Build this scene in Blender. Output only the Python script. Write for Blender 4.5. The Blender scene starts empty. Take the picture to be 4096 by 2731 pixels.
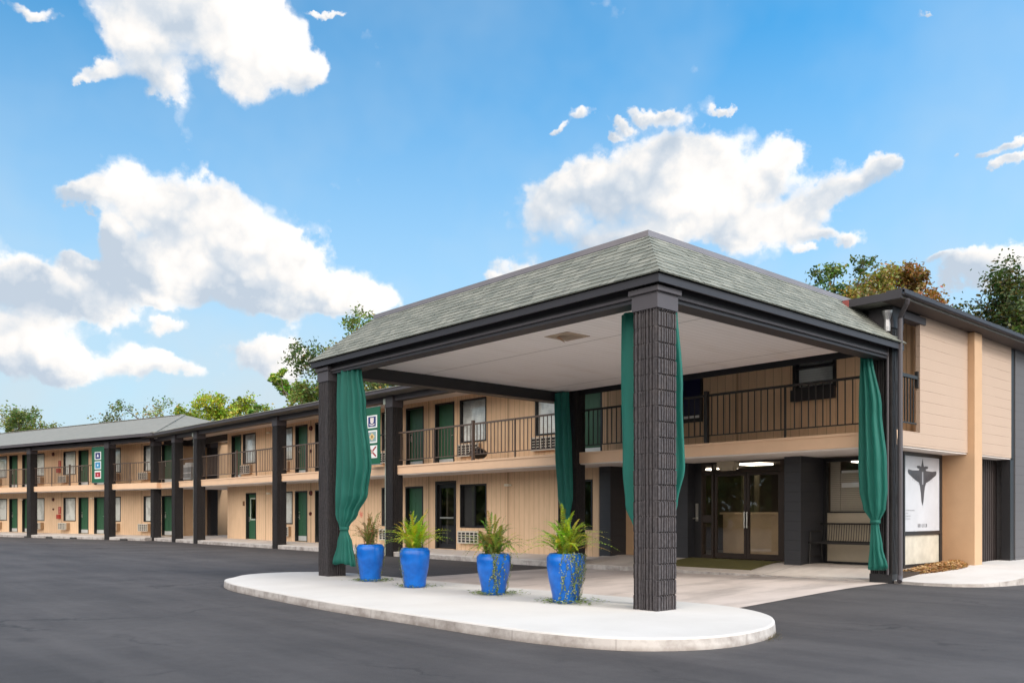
import bpy, math, random
from mathutils import Vector, Matrix
R = math.radians
random.seed(7)
sc = bpy.context.scene
COL = sc.collection

# ------------------------------------------------------------------ camera
camd = bpy.data.cameras.new("camera")
cam = bpy.data.objects.new("camera", camd); COL.objects.link(cam)
cam.location = (6.878, -8.614, 1.382)
cam.rotation_euler = (R(90), 0, R(90 - 41.871))
camd.sensor_width = 36; camd.lens = 30.444
camd.shift_y = 0.1677
camd.clip_start = 0.1; camd.clip_end = 3000
sc.camera = cam
sc.view_settings.view_transform = 'Standard'
sc.view_settings.look = 'None'
sc.view_settings.exposure = 0.38
sc.view_settings.gamma = 1.0
sc.render.resolution_x = 1024; sc.render.resolution_y = 682
sc.cycles.max_bounces = 8; sc.cycles.transparent_max_bounces = 12
sc.cycles.sample_clamp_indirect = 8.0
sc.cycles.use_denoising = True

# ------------------------------------------------------------------ sun
SUN_DIR = Vector((0.80, 0.14, 0.66)).normalized()      # towards the sun
sun_el = math.asin(SUN_DIR.z); sun_az = math.atan2(SUN_DIR.x, SUN_DIR.y)
sd = bpy.data.lights.new("sun", 'SUN'); sd.energy = 1.75; sd.angle = R(11); sd.color = (1.0, 0.955, 0.89)
so = bpy.data.objects.new("sun", sd); COL.objects.link(so)
so.rotation_euler = (-SUN_DIR).to_track_quat('-Z', 'Y').to_euler()
so.location = (20, -20, 30)

# ------------------------------------------------------------------ node helper
class NT:
    def __init__(s, tree):
        s.t = tree; s.n = tree.nodes; s.l = tree.links
    def node(s, typ, **kw):
        n = s.n.new(typ)
        for k, v in kw.items(): setattr(n, k, v)
        return n
    def put(s, sock, v):
        if v is None: return
        if hasattr(v, 'is_output') or hasattr(v, 'links'): s.l.new(v, sock)
        else:
            if hasattr(sock.default_value, '__len__') and not hasattr(v, '__len__'): v = (v,) * len(sock.default_value)
            if hasattr(sock.default_value, '__len__') and len(sock.default_value) == 4 and len(v) == 3: v = (*v, 1)
            sock.default_value = v
    def math(s, op, a, b=None, c=None, clamp=False):
        n = s.node('ShaderNodeMath', operation=op); n.use_clamp = clamp
        s.put(n.inputs[0], a); s.put(n.inputs[1], b); s.put(n.inputs[2], c)
        return n.outputs[0]
    def vmath(s, op, a, b=None, scale=None):
        n = s.node('ShaderNodeVectorMath', operation=op)
        s.put(n.inputs[0], a); s.put(n.inputs[1], b)
        if scale is not None: s.put(n.inputs['Scale'], scale)
        return n.outputs['Value'] if op in ('DOT_PRODUCT', 'LENGTH', 'DISTANCE') else n.outputs[0]
    def mix(s, f, a, b, blend='MIX'):
        n = s.node('ShaderNodeMix', data_type='RGBA', blend_type=blend)
        s.put(n.inputs[0], f); s.put(n.inputs[6], a); s.put(n.inputs[7], b)
        return n.outputs[2]
    def ramp(s, f, stops, interp='LINEAR'):
        n = s.node('ShaderNodeValToRGB'); n.color_ramp.interpolation = interp
        e = n.color_ramp.elements
        while len(e) > 1: e.remove(e[-1])
        e[0].position = stops[0][0]; c = stops[0][1]; e[0].color = (*c, 1) if hasattr(c, '__len__') else (c, c, c, 1)
        for p, c in stops[1:]:
            x = e.new(p); x.color = (*c, 1) if hasattr(c, '__len__') else (c, c, c, 1)
        s.put(n.inputs[0], f)
        return n.outputs[0]
    def noise(s, vec, scale, detail=3, rough=0.5, out=0):
        n = s.node('ShaderNodeTexNoise'); s.put(n.inputs['Vector'], vec)
        n.inputs['Scale'].default_value = scale; n.inputs['Detail'].default_value = detail; n.inputs['Roughness'].default_value = rough
        return n.outputs[out]
    def bump(s, h, strength=0.3, dist=0.01, normal=None):
        n = s.node('ShaderNodeBump'); n.inputs['Strength'].default_value = strength; n.inputs['Distance'].default_value = dist
        s.put(n.inputs['Height'], h); s.put(n.inputs['Normal'], normal)
        return n.outputs[0]
    def sep(s, v):
        n = s.node('ShaderNodeSeparateXYZ'); s.put(n.inputs[0], v); return n.outputs
    def comb(s, x=0, y=0, z=0):
        n = s.node('ShaderNodeCombineXYZ'); s.put(n.inputs[0], x); s.put(n.inputs[1], y); s.put(n.inputs[2], z); return n.outputs[0]

# ------------------------------------------------------------------ world: Nishita sky with cumulus banks
def build_world():
    w = bpy.data.worlds.new("World"); sc.world = w; w.use_nodes = True
    w.cycles.sampling_method = 'MANUAL'; w.cycles.sample_map_resolution = 384
    t = NT(w.node_tree)
    for n in list(t.n): t.n.remove(n)
    tc = t.node('ShaderNodeTexCoord'); d = tc.outputs['Generated']
    sky = t.node('ShaderNodeTexSky'); sky.sky_type = 'NISHITA'; sky.sun_disc = False
    sky.sun_elevation = sun_el; sky.sun_rotation = sun_az
    sky.air_density = 1.0; sky.dust_density = 0.6; sky.ozone_density = 2.0
    x, y, z = t.sep(d)
    el = t.math('ARCSINE', z)
    az = t.math('ARCTAN2', x, y)          # 0 = +Y, positive towards +X
    K = 180 / math.pi
    # direction in degrees, warped with fractal noise for ragged cloud edges
    n1 = t.noise(d, 5.0, 7, 0.62, 1); n2 = t.noise(d, 20.0, 5, 0.6, 1)
    s1 = t.sep(n1); s2 = t.sep(n2)
    azd = t.math('ADD', t.math('MULTIPLY', az, K), t.math('ADD', t.math('MULTIPLY', t.math('SUBTRACT', s1[0], .5), 5.0), t.math('MULTIPLY', t.math('SUBTRACT', s2[0], .5), 2.2)))
    eld = t.math('ADD', t.math('MULTIPLY', el, K), t.math('ADD', t.math('MULTIPLY', t.math('SUBTRACT', s1[1], .5), 5.0), t.math('MULTIPLY', t.math('SUBTRACT', s2[1], .5), 2.2)))
    # puffs: azimuth, elevation, half width, half height (degrees), weight
    P = CLOUDS
    dens = None; hgt = None
    V = t.comb(azd, eld, 0)
    for (a, e, ra, re, wt) in P:
        q = t.vmath('MULTIPLY', t.vmath('SUBTRACT', V, (a, e, 0)), (.86 / ra, .86 / re, 0))
        r2 = t.vmath('DOT_PRODUCT', q, q)
        g = t.math('MULTIPLY', t.math('POWER', 2.718, t.math('MULTIPLY', r2, -1.4)), wt)
        qh = t.math('MULTIPLY', t.vmath('DOT_PRODUCT', q, (0.55, 0.75, 0)), g)
        dens = g if dens is None else t.math('ADD', dens, g)
        hgt = qh if hgt is None else t.math('ADD', hgt, qh)
    nf = t.noise(d, 26.0, 6, 0.6)
    vo = t.node('ShaderNodeTexVoronoi', feature='SMOOTH_F1'); wd = t.vmath('ADD', d, t.vmath('SCALE', t.vmath('SUBTRACT', n1, (.5, .5, .5)), scale=.10)); t.put(vo.inputs['Vector'], wd)
    vo.inputs['Scale'].default_value = 13.0; vo.inputs['Detail'].default_value = 2.0; vo.inputs['Roughness'].default_value = .55; vo.inputs['Lacunarity'].default_value = 2.3; vo.inputs['Smoothness'].default_value = .35
    bil = t.math('SUBTRACT', .62, vo.outputs['Distance'])
    dens2 = t.math('ADD', t.math('ADD', dens, t.math('MULTIPLY', bil, 0.75)), t.math('MULTIPLY', t.math('SUBTRACT', nf, .5), 0.45))
    mask = t.ramp(dens2, [(0.09, 0.0), (0.22, 0.20), (0.38, 0.72), (0.62, 1.0)])
    # thin veil of haze low down
    haze = t.ramp(z, [(0.0, 1.0), (0.13, 0.92), (0.25, 0.66), (0.36, 0.38), (0.48, 0.08), (0.62, 0.0)])
    veil = t.math('MULTIPLY', t.ramp(t.noise(d, 2.2, 5, 0.6), [(.45, 0.), (.75, 1.)]), 0.30)
    h = t.math('DIVIDE', hgt, t.math('ADD', dens, 0.05))
    puff = t.noise(d, 6.5, 6, 0.58)
    shade = t.math('ADD', t.math('MULTIPLY', h, 0.75), t.math('ADD', t.math('MULTIPLY', t.math('SUBTRACT', puff, .5), 2.2), t.math('MULTIPLY', t.math('ADD', bil, .12), 1.0)))
    edge = t.ramp(dens2, [(0.3, 0.25), (0.75, 0.0)])
    sh2 = t.math('ADD', t.math('ADD', shade, 0.58), edge, clamp=True)
    B = 10.0
    ccol = t.ramp(sh2, [(0.0, (0.58, 0.67, 0.78)), (0.25, (0.76, 0.81, 0.87)), (0.52, (1.0, 0.98, 0.96)), (1.0, (1.2, 1.16, 1.12))])
    ccol = t.mix(1.0, ccol, (B * .75, B * .75, B * .75), 'MULTIPLY')
    skyc = t.mix(1.0, sky.outputs[0], SKYGAIN, 'MULTIPLY')
    side = t.ramp(t.math('MULTIPLY_ADD', t.vmath('DOT_PRODUCT', d, (.667, .745, 0)), .5, .5), [(.25, (.84, .86, .86)), (.75, (1.0, 1.28, 1.30))])
    skyc = t.mix(1., skyc, side, 'MULTIPLY')
    base = t.mix(t.math('ADD', t.math('MULTIPLY', haze, 0.85), veil, clamp=True), skyc, (B * .50, B * .59, B * .645))
    full = t.mix(mask, base, ccol)
    # unseen sky half behind and right of the viewer, brightened as added fill light
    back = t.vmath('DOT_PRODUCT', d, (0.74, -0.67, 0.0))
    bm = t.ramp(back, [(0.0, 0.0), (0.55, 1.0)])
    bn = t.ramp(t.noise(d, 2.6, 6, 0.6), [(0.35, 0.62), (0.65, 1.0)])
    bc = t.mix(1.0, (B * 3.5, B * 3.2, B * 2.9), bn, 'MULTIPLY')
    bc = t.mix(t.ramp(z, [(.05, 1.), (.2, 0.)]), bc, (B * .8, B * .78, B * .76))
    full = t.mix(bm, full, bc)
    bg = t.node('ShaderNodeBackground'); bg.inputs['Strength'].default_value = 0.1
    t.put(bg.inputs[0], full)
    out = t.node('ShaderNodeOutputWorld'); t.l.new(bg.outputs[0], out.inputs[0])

SKYGAIN = (0.34, 1.46, 1.80)
CLOUDS = [
(-71.17,13.99,2.99,1.24,1.00), (-66.90,13.86,4.23,1.28,1.00), (-72.86,15.53,1.44,1.09,0.90), (-64.28,14.83,3.24,1.54,0.90), (-73.56,13.49,1.43,0.86,0.70), (-61.59,13.17,3.31,0.93,0.90), (-77.42,8.69,2.47,1.10,0.80), (-74.73,8.15,1.87,0.88,0.60), (-71.17,8.38,1.48,0.65,0.70), (-68.18,8.02,1.54,0.53,0.60), (-63.75,9.04,2.16,0.68,0.90),
(-69.44,28.48,3.32,1.23,1.00), (-71.17,26.09,2.23,1.69,0.90), (-66.90,27.82,4.50,1.89,1.00), (-63.21,27.19,2.44,1.73,1.00), (-61.59,26.47,1.51,1.00,0.98),
(-70.93,24.06,1.48,1.10,0.98), (-65.34,25.39,2.66,1.22,0.90), (-73.33,24.21,0.95,0.54,0.98), (-74.38,23.70,0.58,0.32,0.98), (-64.28,28.80,2.42,1.26,0.80),
(-75.19,18.41,1.27,0.58,0.98), (-72.62,18.90,1.94,0.93,1.03), (-74.27,17.97,0.94,0.58,0.98), (-67.41,19.07,2.34,1.21,1.00), (-70.19,17.54,2.52,1.44,1.00),
(-66.38,16.95,2.90,1.74,1.00), (-68.69,14.98,4.41,1.50,0.70), (-63.21,15.94,1.62,1.02,0.98), (-63.21,13.86,3.05,1.49,1.10), (-59.39,13.27,3.45,0.92,1.08),
(-73.09,16.47,0.71,0.84,0.98), (-74.73,13.85,1.04,0.55,0.98), (-77.86,12.63,1.98,1.09,1.26), (-75.41,11.82,2.34,1.13,1.10), (-73.56,11.26,1.87,0.71,1.24),
(-72.14,12.39,1.90,0.72,1.08), (-77.86,9.63,2.74,1.53,1.08), (-69.94,12.21,0.97,0.44,0.98), (-63.75,9.71,2.26,0.93,1.08), (-68.94,10.87,1.57,0.54,0.98),
(-70.19,8.70,1.96,0.75,0.98), (-75.41,8.60,1.55,0.86,0.98), (-61.86,15.52,0.41,0.39,0.98), (-46.29,19.34,2.30,1.90,0.90), (-43.70,20.56,2.00,1.25,0.98),
(-40.85,19.46,2.81,1.76,0.90), (-38.88,21.12,3.06,1.47,1.00), (-36.10,22.40,2.73,1.19,1.00), (-34.73,20.35,2.69,1.70,1.00), (-36.10,18.45,3.26,1.26,0.90),
(-32.30,20.63,1.59,0.96,0.98), (-30.45,22.35,1.17,0.82,0.98), (-31.24,21.25,1.05,0.71,0.98), (-41.70,17.17,4.50,1.04,0.80), (-38.04,17.02,3.04,0.65,0.60),
(-33.37,17.24,1.60,1.01,0.98), (-30.97,18.05,2.08,0.99,0.98), (-29.15,19.10,2.03,1.09,1.03), (-26.62,20.01,1.85,0.94,1.09), (-24.89,20.25,1.09,0.70,0.98),
(-29.41,16.91,1.54,0.50,0.98), (-45.14,23.19,0.86,0.29,0.98), (-43.27,23.87,1.00,0.43,0.98), (-40.57,23.40,0.85,0.36,0.98), (-39.44,24.18,0.98,0.43,0.98),
(-37.76,23.84,1.11,0.35,0.98), (-40.85,22.81,0.62,0.24,0.98), (-34.32,24.31,0.60,0.26,0.98), (-20.55,20.04,0.32,0.31,0.98), (-19.32,19.49,0.88,0.31,0.98),
(-18.01,19.81,0.85,0.35,0.98), (-18.66,18.70,1.08,0.27,0.98), (-17.79,19.00,0.64,0.27,0.98), (-22.74,14.84,1.16,0.36,0.98), (-21.12,14.04,1.36,0.72,1.03),
(-19.32,14.06,1.95,0.95,1.15), (-17.54,14.29,1.47,0.81,1.15), (-27.24,16.45,0.87,0.44,0.98), (-30.32,16.11,0.52,0.30,0.98), (-47.44,15.95,1.73,0.66,0.98),
(-48.88,15.15,1.15,0.40,0.98), (-76.98,27.27,1.80,0.36,0.98), (-60.08,29.93,0.83,0.21,0.98), (-21.92,27.89,0.69,0.16,0.98)
]
build_world()

# ------------------------------------------------------------------ materials
MATS = {}
def mat(name, col=(.5, .5, .5), rough=.7, metal=0., var=0.12, vscale=3.0, bump=0., bscale=30., spec=.5, coat=0., build=None):
    if name in MATS: return MATS[name]
    m = bpy.data.materials.new(name); m.use_nodes = True
    t = NT(m.node_tree); b = t.n['Principled BSDF']
    tc = t.node('ShaderNodeTexCoord'); o = tc.outputs['Object']
    b.inputs['Roughness'].default_value = rough; b.inputs['Metallic'].default_value = metal
    b.inputs['Specular IOR Level'].default_value = spec; b.inputs['Coat Weight'].default_value = coat
    if build: build(t, b, o)
    else:
        n = t.noise(o, vscale, 5, .6)
        f = t.math('MULTIPLY_ADD', t.math('SUBTRACT', n, .5), var * 4, 1.0)
        t.put(b.inputs['Base Color'], t.vmath('SCALE', (*col,), scale=f) if False else t.mix(1.0, (*col, 1), t.comb(f, f, f), 'MULTIPLY'))
        if bump: t.put(b.inputs['Normal'], t.bump(t.noise(o, bscale, 4, .6), bump, .01))
    MATS[name] = m; m.diffuse_color = (*col, 1)
    return m

TAN = (.75, .535, .35)
def b_siding(t, b, o):
    x, y, z = t.sep(o)
    fx = t.math('FRACT', t.math('DIVIDE', x, .203))
    g = t.math('ABSOLUTE', t.math('SUBTRACT', fx, .5))                 # 0.5 at groove
    gr = t.ramp(g, [(.455, 0.0), (.485, 1.0)])
    fx2 = t.math('FRACT', t.math('DIVIDE', t.math('ADD', x, .3), 3.85))
    seam = t.ramp(t.math('ABSOLUTE', t.math('SUBTRACT', fx2, .5)), [(.491, 0.0), (.494, 1.0)])
    gs = t.math('MAXIMUM', gr, seam)
    n = t.noise(t.vmath('MULTIPLY', o, (6, 6, .8)), 3.0, 5, .6)
    grime = t.noise(t.vmath('MULTIPLY', o, (1, 1, .35)), 1.3, 4, .6)
    c = t.ramp(n, [(.3, (TAN[0] * .93, TAN[1] * .92, TAN[2] * .90)), (.7, (TAN[0] * 1.05, TAN[1] * 1.05, TAN[2] * 1.05))])
    c = t.mix(t.ramp(grime, [(.45, 0.), (.75, .30)]), c, (.50, .31, .18))
    stq = t.ramp(t.noise(t.vmath('MULTIPLY', o, (9, 9, .5)), 1.0, 4, .6), [(.56, 0.), (.74, .22)]); c = t.mix(stq, c, (.45, .29, .17))
    c = t.mix(t.math('MULTIPLY', gs, .55), c, (.22, .115, .055))
    t.put(b.inputs['Base Color'], c)
    t.put(b.inputs['Normal'], t.bump(t.math('SUBTRACT', t.math('MULTIPLY', n, .15), gs), .7, .008))
M_siding = mat('painted_siding', rough=.75, build=b_siding)

def b_block(base, mort, strength):
    def f(t, b, o):
        x, y, z = t.sep(o)
        fz = t.math('FRACT', t.math('DIVIDE', z, .2032))
        row = t.math('FLOOR', t.math('DIVIDE', z, .2032))
        u = t.math('ADD', t.math('ADD', x, y), t.math('MULTIPLY', row, .2032))
        fu = t.math('FRACT', t.math('DIVIDE', u, .4064))
        jz = t.ramp(t.math('ABSOLUTE', t.math('SUBTRACT', fz, .5)), [(.45, 0.), (.485, 1.)])
        ju = t.ramp(t.math('ABSOLUTE', t.math('SUBTRACT', fu, .5)), [(.482, 0.), (.493, .16)])
        rn = t.noise(t.comb(0, 0, row), 7.3, 0)
        jz2 = t.math('MULTIPLY', jz, t.ramp(t.noise(o, .9, 3), [(.4, .35), (.65, 1.)]))
        j = t.math('MAXIMUM', jz2, t.math('MULTIPLY', ju, .5))
        n = t.noise(o, 18, 5, .65); n2 = t.noise(o, 1.2, 4, .6)
        c = t.mix(t.math('MULTIPLY', n2, .5), base, tuple(k * .86 for k in base))
        c = t.mix(t.math('MULTIPLY', j, strength), c, mort)
        t.put(b.inputs['Base Color'], c)
        t.put(b.inputs['Normal'], t.bump(t.math('SUBTRACT', t.math('MULTIPLY', n, .35), j), .5, .01))
    return f
M_block = mat('painted_block_wall', rough=.8, build=b_block((.44, .332, .26), (.27, .185, .135), .45))
M_plaster = mat('tan_painted_render', (.50, .325, .195), .75, var=.05, bump=.15)
M_blkblock = mat('dark_painted_block', rough=.55, build=b_block((.030, .031, .037), (.012, .012, .014), .6))
M_slab = mat('painted_balcony_edge', (.77, .53, .355), .7, var=.05, vscale=2)
M_under = mat('pale_painted_concrete', (.74, .68, .64), .85, var=.06, vscale=2)

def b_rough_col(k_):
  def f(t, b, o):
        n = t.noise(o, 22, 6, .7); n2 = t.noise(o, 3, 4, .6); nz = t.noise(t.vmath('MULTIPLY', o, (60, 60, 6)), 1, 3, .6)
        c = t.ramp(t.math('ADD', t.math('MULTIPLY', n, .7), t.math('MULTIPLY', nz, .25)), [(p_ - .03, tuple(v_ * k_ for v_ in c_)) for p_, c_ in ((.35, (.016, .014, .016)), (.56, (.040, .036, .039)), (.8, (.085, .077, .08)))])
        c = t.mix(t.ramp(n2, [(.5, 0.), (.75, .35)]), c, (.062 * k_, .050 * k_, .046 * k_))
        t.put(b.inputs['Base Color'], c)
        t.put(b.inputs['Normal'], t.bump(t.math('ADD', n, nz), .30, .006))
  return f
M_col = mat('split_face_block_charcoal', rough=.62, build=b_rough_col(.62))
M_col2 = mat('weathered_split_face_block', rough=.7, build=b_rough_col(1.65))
M_black = mat('black_paint', (.016, .016, .019), .5, var=.1)
M_trim = mat('charcoal_trim', (.026, .024, .030), .55, var=.10, vscale=2.5, bump=.08)
M_trim2 = mat('grey_eave_board', (.066, .060, .069), .6, var=.10, vscale=2.5, bump=.08)
M_cap = mat('roof_cap_metal', (.23, .205, .215), .38, metal=.35, var=.1, vscale=1.5)
M_galv = mat('galvanised_metal', (.42, .43, .45), .4, metal=.7, var=.12)

def b_soffit(t, b, o):
    x, y, z = t.sep(o)
    fx = t.math('FRACT', t.math('DIVIDE', x, .145))
    g = t.ramp(t.math('ABSOLUTE', t.math('SUBTRACT', fx, .5)), [(.44, 0.), (.49, 1.)])
    s1 = t.ramp(t.math('ABSOLUTE', t.math('SUBTRACT', y, 2.33)), [(.008, 1.), (.016, 0.)])
    s2 = t.ramp(t.math('ABSOLUTE', t.math('SUBTRACT', y, 5.75)), [(.008, 1.), (.016, 0.)])
    seam = t.math('MAXIMUM', s1, s2)
    st = t.noise(t.vmath('MULTIPLY', o, (1.6, .35, 1)), 1.6, 5, .6)
    pl = t.noise(t.comb(t.math('FLOOR', t.math('DIVIDE', x, .145)), 0, 0), 5.1, 0)
    c = t.mix(pl, (.86, .82, .81), (.92, .88, .87))
    c = t.mix(t.ramp(st, [(.52, 0.), (.78, .35)]), c, (.66, .56, .49))
    c = t.mix(t.math('MULTIPLY', g, .30), c, (.25, .22, .2))
    c = t.mix(t.math('MULTIPLY', seam, .65), c, (.14, .12, .11))
    t.put(b.inputs['Base Color'], c)
    t.put(b.inputs['Normal'], t.bump(t.math('SUBTRACT', 1, t.math('MAXIMUM', g, seam)), .5, .006))
M_soffit = mat('white_plank_soffit', rough=.6, build=b_soffit)

def b_shingle(t, b, o):
    a = t.node('ShaderNodeAttribute', attribute_name='tint')
    n = t.noise(o, 60, 4, .7); st = t.noise(t.vmath('MULTIPLY', o, (1.0, .25, .25)), 2.2, 5, .65)
    c = t.mix(a.outputs['Fac'], (.105, .115, .102), (.225, .228, .200))
    c = t.mix(t.math('MULTIPLY', n, .45), c, (.20, .225, .195))
    c = t.mix(t.ramp(st, [(.56, 0.), (.72, .6)]), c, (.10, .105, .10))
    t.put(b.inputs['Base Color'], c)
    t.put(b.inputs['Normal'], t.bump(n, .5, .006))
M_shingle = mat('asphalt_shingles', rough=.9, build=b_shingle)
def b_shingle_far(t, b, o):
    n = t.noise(o, 12, 5, .7); n2 = t.noise(t.vmath('MULTIPLY', o, (1, .3, .3)), .8, 4)
    x, y, z = t.sep(o)
    row = t.math('FLOOR', t.math('DIVIDE', y, .14))
    rn = t.noise(t.comb(t.math('FLOOR', t.math('DIVIDE', x, .33)), row, 0), 3.3, 0)
    c = t.mix(rn, (.165, .17, .155), (.225, .222, .205))
    c = t.mix(t.ramp(n2, [(.5, 0.), (.75, .5)]), c, (.17, .18, .165))
    t.put(b.inputs['Base Color'], c); t.put(b.inputs['Normal'], t.bump(n, .3, .01))
M_shingle2 = mat('weathered_shingles', rough=.9, build=b_shingle_far)

def b_asphalt(t, b, o):
    n = t.noise(o, 90, 3, .7); n1 = t.noise(o, 6, 5, .6); n2 = t.noise(o, .35, 6, .62)
    tr = t.noise(t.vmath('MULTIPLY', t.vmath('ADD', o, (0, 0, 0)), (.12, 1.1, 1)), 1.0, 5, .6)
    v = t.node('ShaderNodeTexVoronoi', feature='DISTANCE_TO_EDGE'); wv = t.vmath('ADD', o, t.vmath('SCALE', t.noise(o, 1.3, 5, .65, 1), scale=1.1))
    t.put(v.inputs['Vector'], wv); v.inputs['Scale'].default_value = .33
    cr = t.ramp(v.outputs['Distance'], [(.0, 1.), (.006, .8), (.016, 0.)])
    cr = t.math('MULTIPLY', cr, t.ramp(t.noise(o, .5, 3), [(.46, 0.), (.62, 1.)]))
    v2 = t.node('ShaderNodeTexVoronoi'); t.put(v2.inputs['Vector'], o); v2.inputs['Scale'].default_value = 55
    ag = t.ramp(v2.outputs['Distance'], [(.0, 1.), (.32, 0.)])
    c = t.ramp(n2, [(.32, (.030, .027, .028)), (.5, (.045, .0405, .0416)), (.68, (.068, .062, .0625))])
    c = t.mix(t.ramp(tr, [(.42, 0.), (.72, .65)]), c, (.092, .084, .084))
    oil = t.ramp(t.noise(o, .9, 4, .55), [(.64, 0.), (.74, .55)]); c = t.mix(oil, c, (.022, .020, .021))
    c = t.mix(t.math('MULTIPLY', n1, .35), c, (.036, .034, .037))
    c = t.mix(t.math('MULTIPLY', t.math('MULTIPLY', ag, n), .5), c, (.21, .20, .195))
    c = t.mix(t.math('MULTIPLY', cr, .8), c, (.016, .015, .016))
    t.put(b.inputs['Base Color'], c)
    t.put(b.inputs['Roughness'], t.math('MULTIPLY_ADD', n1, .2, .72))
    t.put(b.inputs['Normal'], t.bump(t.math('ADD', t.math('MULTIPLY', n, .6), t.math('MULTIPLY', ag, .5)), .55, .006))
M_asphalt = mat('asphalt', rough=.85, build=b_asphalt)

def b_conc(base, dirt, amt, sc1=1.2, scan=0.):
    def f(t, b, o):
        n = t.noise(o, sc1, 6, .62); f1 = t.noise(o, 70, 4, .7); m = t.noise(o, 9, 5, .65)
        c = t.mix(t.ramp(n, [(.40, 0.), (.68, amt)]), base, dirt); sp = t.ramp(t.noise(o, 26, 3, .6), [(.66, 0.), (.74, .18)]); c = t.mix(sp, c, dirt)
        c = t.mix(t.math('MULTIPLY', m, .18), c, tuple(k * .72 for k in base))
        if scan:
            s = t.noise(t.vmath('MULTIPLY', o, (1.0, .30, 1)), 1.7, 5, .6)
            c = t.mix(t.ramp(s, [(.48, 0.), (.68, scan)]), c, tuple(k * .42 for k in base))
            x, y, z = t.sep(o)
            j = t.ramp(t.math('ABSOLUTE', t.math('SUBTRACT', t.math('FRACT', t.math('DIVIDE', x, 2.6)), .5)), [(.494, 0.), (.497, 1.)])
            c = t.mix(t.math('MULTIPLY', j, .5), c, (.12, .1, .09))
        t.put(b.inputs['Base Color'], c); t.put(b.inputs['Normal'], t.bump(t.math('ADD', f1, m), .25, .006))
    return f
M_island = mat('pale_island_concrete', rough=.85, build=b_conc((.57, .555, .54), (.45, .43, .41), .45, .8))
def b_kerb(t, b, o):
    b_conc((.50, .475, .46), (.20, .17, .155), .9, 3.6)(t, b, o)
    x, y, z = t.sep(o); lk = b.inputs['Base Color'].links[0].from_socket
    u = t.math('ADD', x, t.math('MULTIPLY', y, .55)); j = t.ramp(t.math('ABSOLUTE', t.math('SUBTRACT', t.math('FRACT', t.math('DIVIDE', u, 1.37)), .5)), [(.489, 0.), (.495, 1.)])
    low = t.ramp(t.math('ADD', z, t.math('MULTIPLY', t.math('SUBTRACT', t.noise(o, 7, 5, .7), .5), .10)), [(.02, 1.), (.07, 0.)])
    c = t.mix(t.math('MULTIPLY', j, .35), lk, (.16, .14, .125)); c = t.mix(t.math('MULTIPLY', low, .5), c, (.16, .13, .11))
    t.put(b.inputs['Base Color'], c)
M_kerbside = mat('grimy_kerb_concrete', rough=.9, build=b_kerb)
M_drive = mat('stained_drive_concrete', rough=.85, build=b_conc((.56, .49, .455), (.38, .32, .285), .6, .9, .55))
M_walk = mat('walkway_concrete', rough=.88, build=b_conc((.60, .55, .51), (.42, .36, .32), .6, 1.1))
M_walkwhite = mat('clean_pale_concrete', rough=.88, build=b_conc((.58, .555, .535), (.43, .385, .35), .45, 1.1))

def b_blind(t, b, o):
    x, y, z = t.sep(o)
    f = t.math('FRACT', t.math('DIVIDE', z, .05))
    g = t.ramp(f, [(.0, .78), (.25, 1.), (.85, .95), (1., .78)])
    oi = t.node('ShaderNodeObjectInfo'); rv = t.math('MULTIPLY_ADD', oi.outputs['Random'], .14, .88)
    lf = t.ramp(t.noise(t.vmath('MULTIPLY', t.vmath('ADD', o, t.comb(t.math('MULTIPLY', oi.outputs['Random'], 40), 0, 0)), (1., 1, .8)), 2.2, 4, .6), [(.48, 1.), (.62, .72)])
    t.put(b.inputs['Base Color'], t.mix(1., t.mix(1., (.92, .92, .90), g, 'MULTIPLY'), t.vmath('SCALE', t.comb(lf, lf, lf), scale=rv), 'MULTIPLY'))
    t.put(b.inputs['Normal'], t.bump(f, .4, .01))
    b.inputs['Emission Strength'].default_value = 0
M_blind = mat('white_window_blind', rough=.7, build=b_blind)
def b_glass(tint, f0):
    def f(t, b, o):
        out = t.n['Material Output']
        tr = t.node('ShaderNodeBsdfTransparent'); tr.inputs[0].default_value = (*tint, 1)
        gl = t.node('ShaderNodeBsdfGlossy'); gl.inputs['Roughness'].default_value = .02; gl.inputs[0].default_value = (1, 1, 1, 1)
        nb = t.bump(t.noise(o, 1.6, 2), .04, .02); t.put(gl.inputs['Normal'], nb)
        fr = t.node('ShaderNodeFresnel'); fr.inputs[0].default_value = 1.5
        k = t.math('ADD', t.math('MULTIPLY', fr.outputs[0], 1.1), f0, clamp=True)
        mx = t.node('ShaderNodeMixShader'); t.put(mx.inputs[0], k); t.l.new(tr.outputs[0], mx.inputs[1]); t.l.new(gl.outputs[0], mx.inputs[2])
        t.l.new(mx.outputs[0], out.inputs[0])
    return f
M_glass = mat('window_glass', build=b_glass((.97, .98, .975), .015))
M_glassd = mat('tinted_door_glass', build=b_glass((.80, .81, .80), .04))
M_frame = mat('black_window_frame', (.012, .012, .014), .4, var=.05)
M_bronze = mat('bronze_door_frame', (.040, .026, .020), .4, metal=.3, var=.08)
M_green = mat('green_door_paint', (.030, .105, .052), .42, var=.08, vscale=2)
M_kick = mat('brushed_kick_plate', (.66, .68, .68), .38, metal=.35, var=.06)
M_handle = mat('nickel_handle', (.62, .60, .55), .3, metal=.8, var=.03)
M_acw = mat('cream_plastic_housing', (.56, .53, .47), .6, var=.06)
M_acd = mat('dark_vent_void', (.018, .018, .020), .7, var=.05)
M_actan = mat('tan_metal_sleeve', (.36, .235, .13), .6, var=.1)
M_rail = mat('brown_railing_paint', (.105, .075, .060), .5, var=.1)
M_railb = mat('black_railing_paint', (.018, .017, .017), .5, var=.1)
M_interior = mat('dim_interior', (.10, .085, .07), .9, var=.1)
M_wood = mat('reception_wood', (.70, .50, .31), .5, var=.1)
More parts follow.
